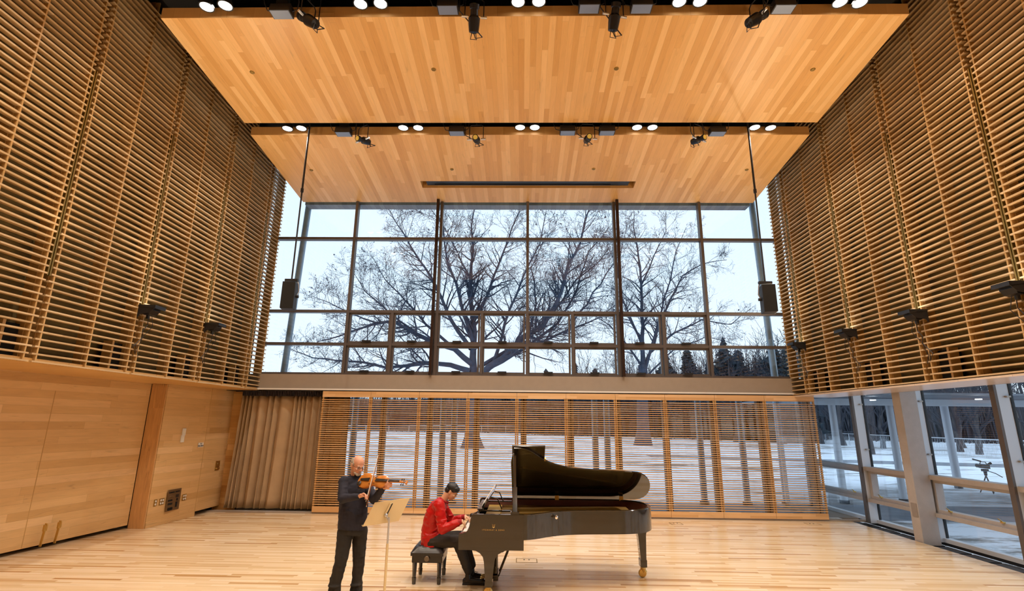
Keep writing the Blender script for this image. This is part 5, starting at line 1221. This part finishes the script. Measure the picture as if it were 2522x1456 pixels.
for a, toe in ((ran, P(1192, 1426, 7.74)), (lan, P(1190, 1406, 7.98))):
    g = V3((a.x + .0, a.y, .0)); toe.z = .0
    lift = 0 if a is ran else .0
    s_ = MB(); hl = g + V3((-.035, 0, .045)); tp = g.lerp(toe, 1.0) + V3((-.01, 0, .038)); s_.caps(hl, g + V3((.06, 0, .045)), .042, .042).caps(g + V3((.03, 0, .045)), tp, .045, .036).caps(g + V3((0, 0, .05)), g + V3((0, 0, .12)), .044, .042)
    s_.box(g.x - .075, tp.x + .02, g.y - .042, g.y + .042, .0, .018)
    so_ = remeshed(s_, 'shoe', m_shoe, pia, voxel=.006, smooth=2)
    MB().tube([g + V3((.03, -.03, .10)), g + V3((.05, .02, .105)), g + V3((.07, -.03, .09)), g + V3((.09, .02, .088)), g + V3((.05, -.045, .11))], .003, 5).build('lace', m_black, so_)
face_parts(q2, A2, s2 * .97, pia, m_hair, m_lip, True)
h_ = MB(); sh = s2
h_.ell(q2(0, -.020, .046), .082 * sh, .098 * sh, .086 * sh, A2, 20, 14); h_.ell(q2(0, -.065, -.005), .072 * sh, .050 * sh, .062 * sh, A2, 16, 10)
h_.ell(q2(0, .048, .072), .070 * sh, .046 * sh, .040 * sh, A2, 16, 10)
for e in (-1, 1): h_.ell(q2(e * .062, .012, .046), .016, .052, .036, A2, 12, 8)
nrg = random.Random(4)
for k in range(60):
    x_ = nrg.uniform(-.062, .062); h_.caps(q2(x_, .045, .085), q2(x_ * 1.02, .089 - abs(x_) * .38, .044 + nrg.uniform(-.005, .004)), .012, .006, 6)
remeshed(h_, 'hair', m_hair, pia, voxel=.0045, smooth=4)
# ------------------------------------------------------------------ light
w = bpy.data.worlds.new('sky'); SC.world = w; w.use_nodes = True; nt = w.node_tree; L = nt.links.new
bg = nt.nodes['Background']; tc = nt.nodes.new('ShaderNodeTexCoord'); sp = nt.nodes.new('ShaderNodeSeparateXYZ'); L(tc.outputs['Generated'], sp.inputs[0])
rp = nt.nodes.new('ShaderNodeValToRGB'); cr = rp.color_ramp
cr.elements[0].position = 0; cr.elements[0].color = (.84, .93, 1, 1); cr.elements[1].position = 1; cr.elements[1].color = (.66, .82, 1, 1)
e = cr.elements.new(.35); e.color = (.76, .89, 1, 1)
L(sp.outputs[2], rp.inputs['Fac']); L(rp.outputs['Color'], bg.inputs['Color']); bg.inputs['Strength'].default_value = 1.36
WARM = (1, .87, .72)
def lamp(kind, name, loc, power, col=WARM, target=None, **k):
    l = bpy.data.lights.new(name, kind); l.energy = power; l.color = col
    for a, b in k.items(): setattr(l, a, b)
    o = bpy.data.objects.new(name, l); COL.objects.link(o); o.location = loc
    d = (Vector(target) - Vector(loc)) if target else Vector((0, 0, -1))
    o.rotation_euler = d.to_track_quat('-Z', 'Y').to_euler(); return o
DX = [-5.03, -2.48, .07, 2.63, 5.17]
for Y, z, pw in ((10.05, 8.36, 255), (6.93, 8.66, 370), (3.8, 9.0, 350), (.9, 9.2, 240)):  # two nearest rows unseen, added without fixtures; window row whitened for missing daylight
    for x in DX: lamp('SPOT', 'downlight_lamp', (x, Y, z), pw, (1, .96, .93) if Y > 10 else WARM, spot_size=2.1, spot_blend=.6, shadow_soft_size=.05)
for s, y in ((-1, 6.8), (-1, 8.64), (-1, 10.48), (1, 6.75), (1, 8.54), (1, 10.37), (1, 12.29), (-1, 4.97), (1, 4.97), (-1, 3.1), (1, 3.1)):  # lamps beyond the wall boxes modelled above are added to brighten the ceiling
    lamp('SPOT', 'uplight_and_fill_lamp', (s * 6.4, y, 4.2), 130, (1, .80, .55), target=(s * 1.5, y - .6, 9), spot_size=2.6, spot_blend=.7, shadow_soft_size=.1)
SC.view_settings.view_transform = 'Standard'; SC.view_settings.look = 'None'; SC.view_settings.gamma = 1; SC.view_settings.exposure = 0
SC.view_settings.use_curve_mapping = False
SC.cycles.use_denoising = True
SC.cycles.use_adaptive_sampling = True; SC.cycles.adaptive_threshold = .05; SC.cycles.adaptive_min_samples = 14; SC.cycles.max_bounces = 6; SC.cycles.transparent_max_bounces = 10; SC.cycles.diffuse_bounces = 3; SC.cycles.glossy_bounces = 3; SC.cycles.transmission_bounces = 4; SC.cycles.caustics_reflective = False; SC.cycles.caustics_refractive = False
SC.cycles.sample_clamp_indirect = 6
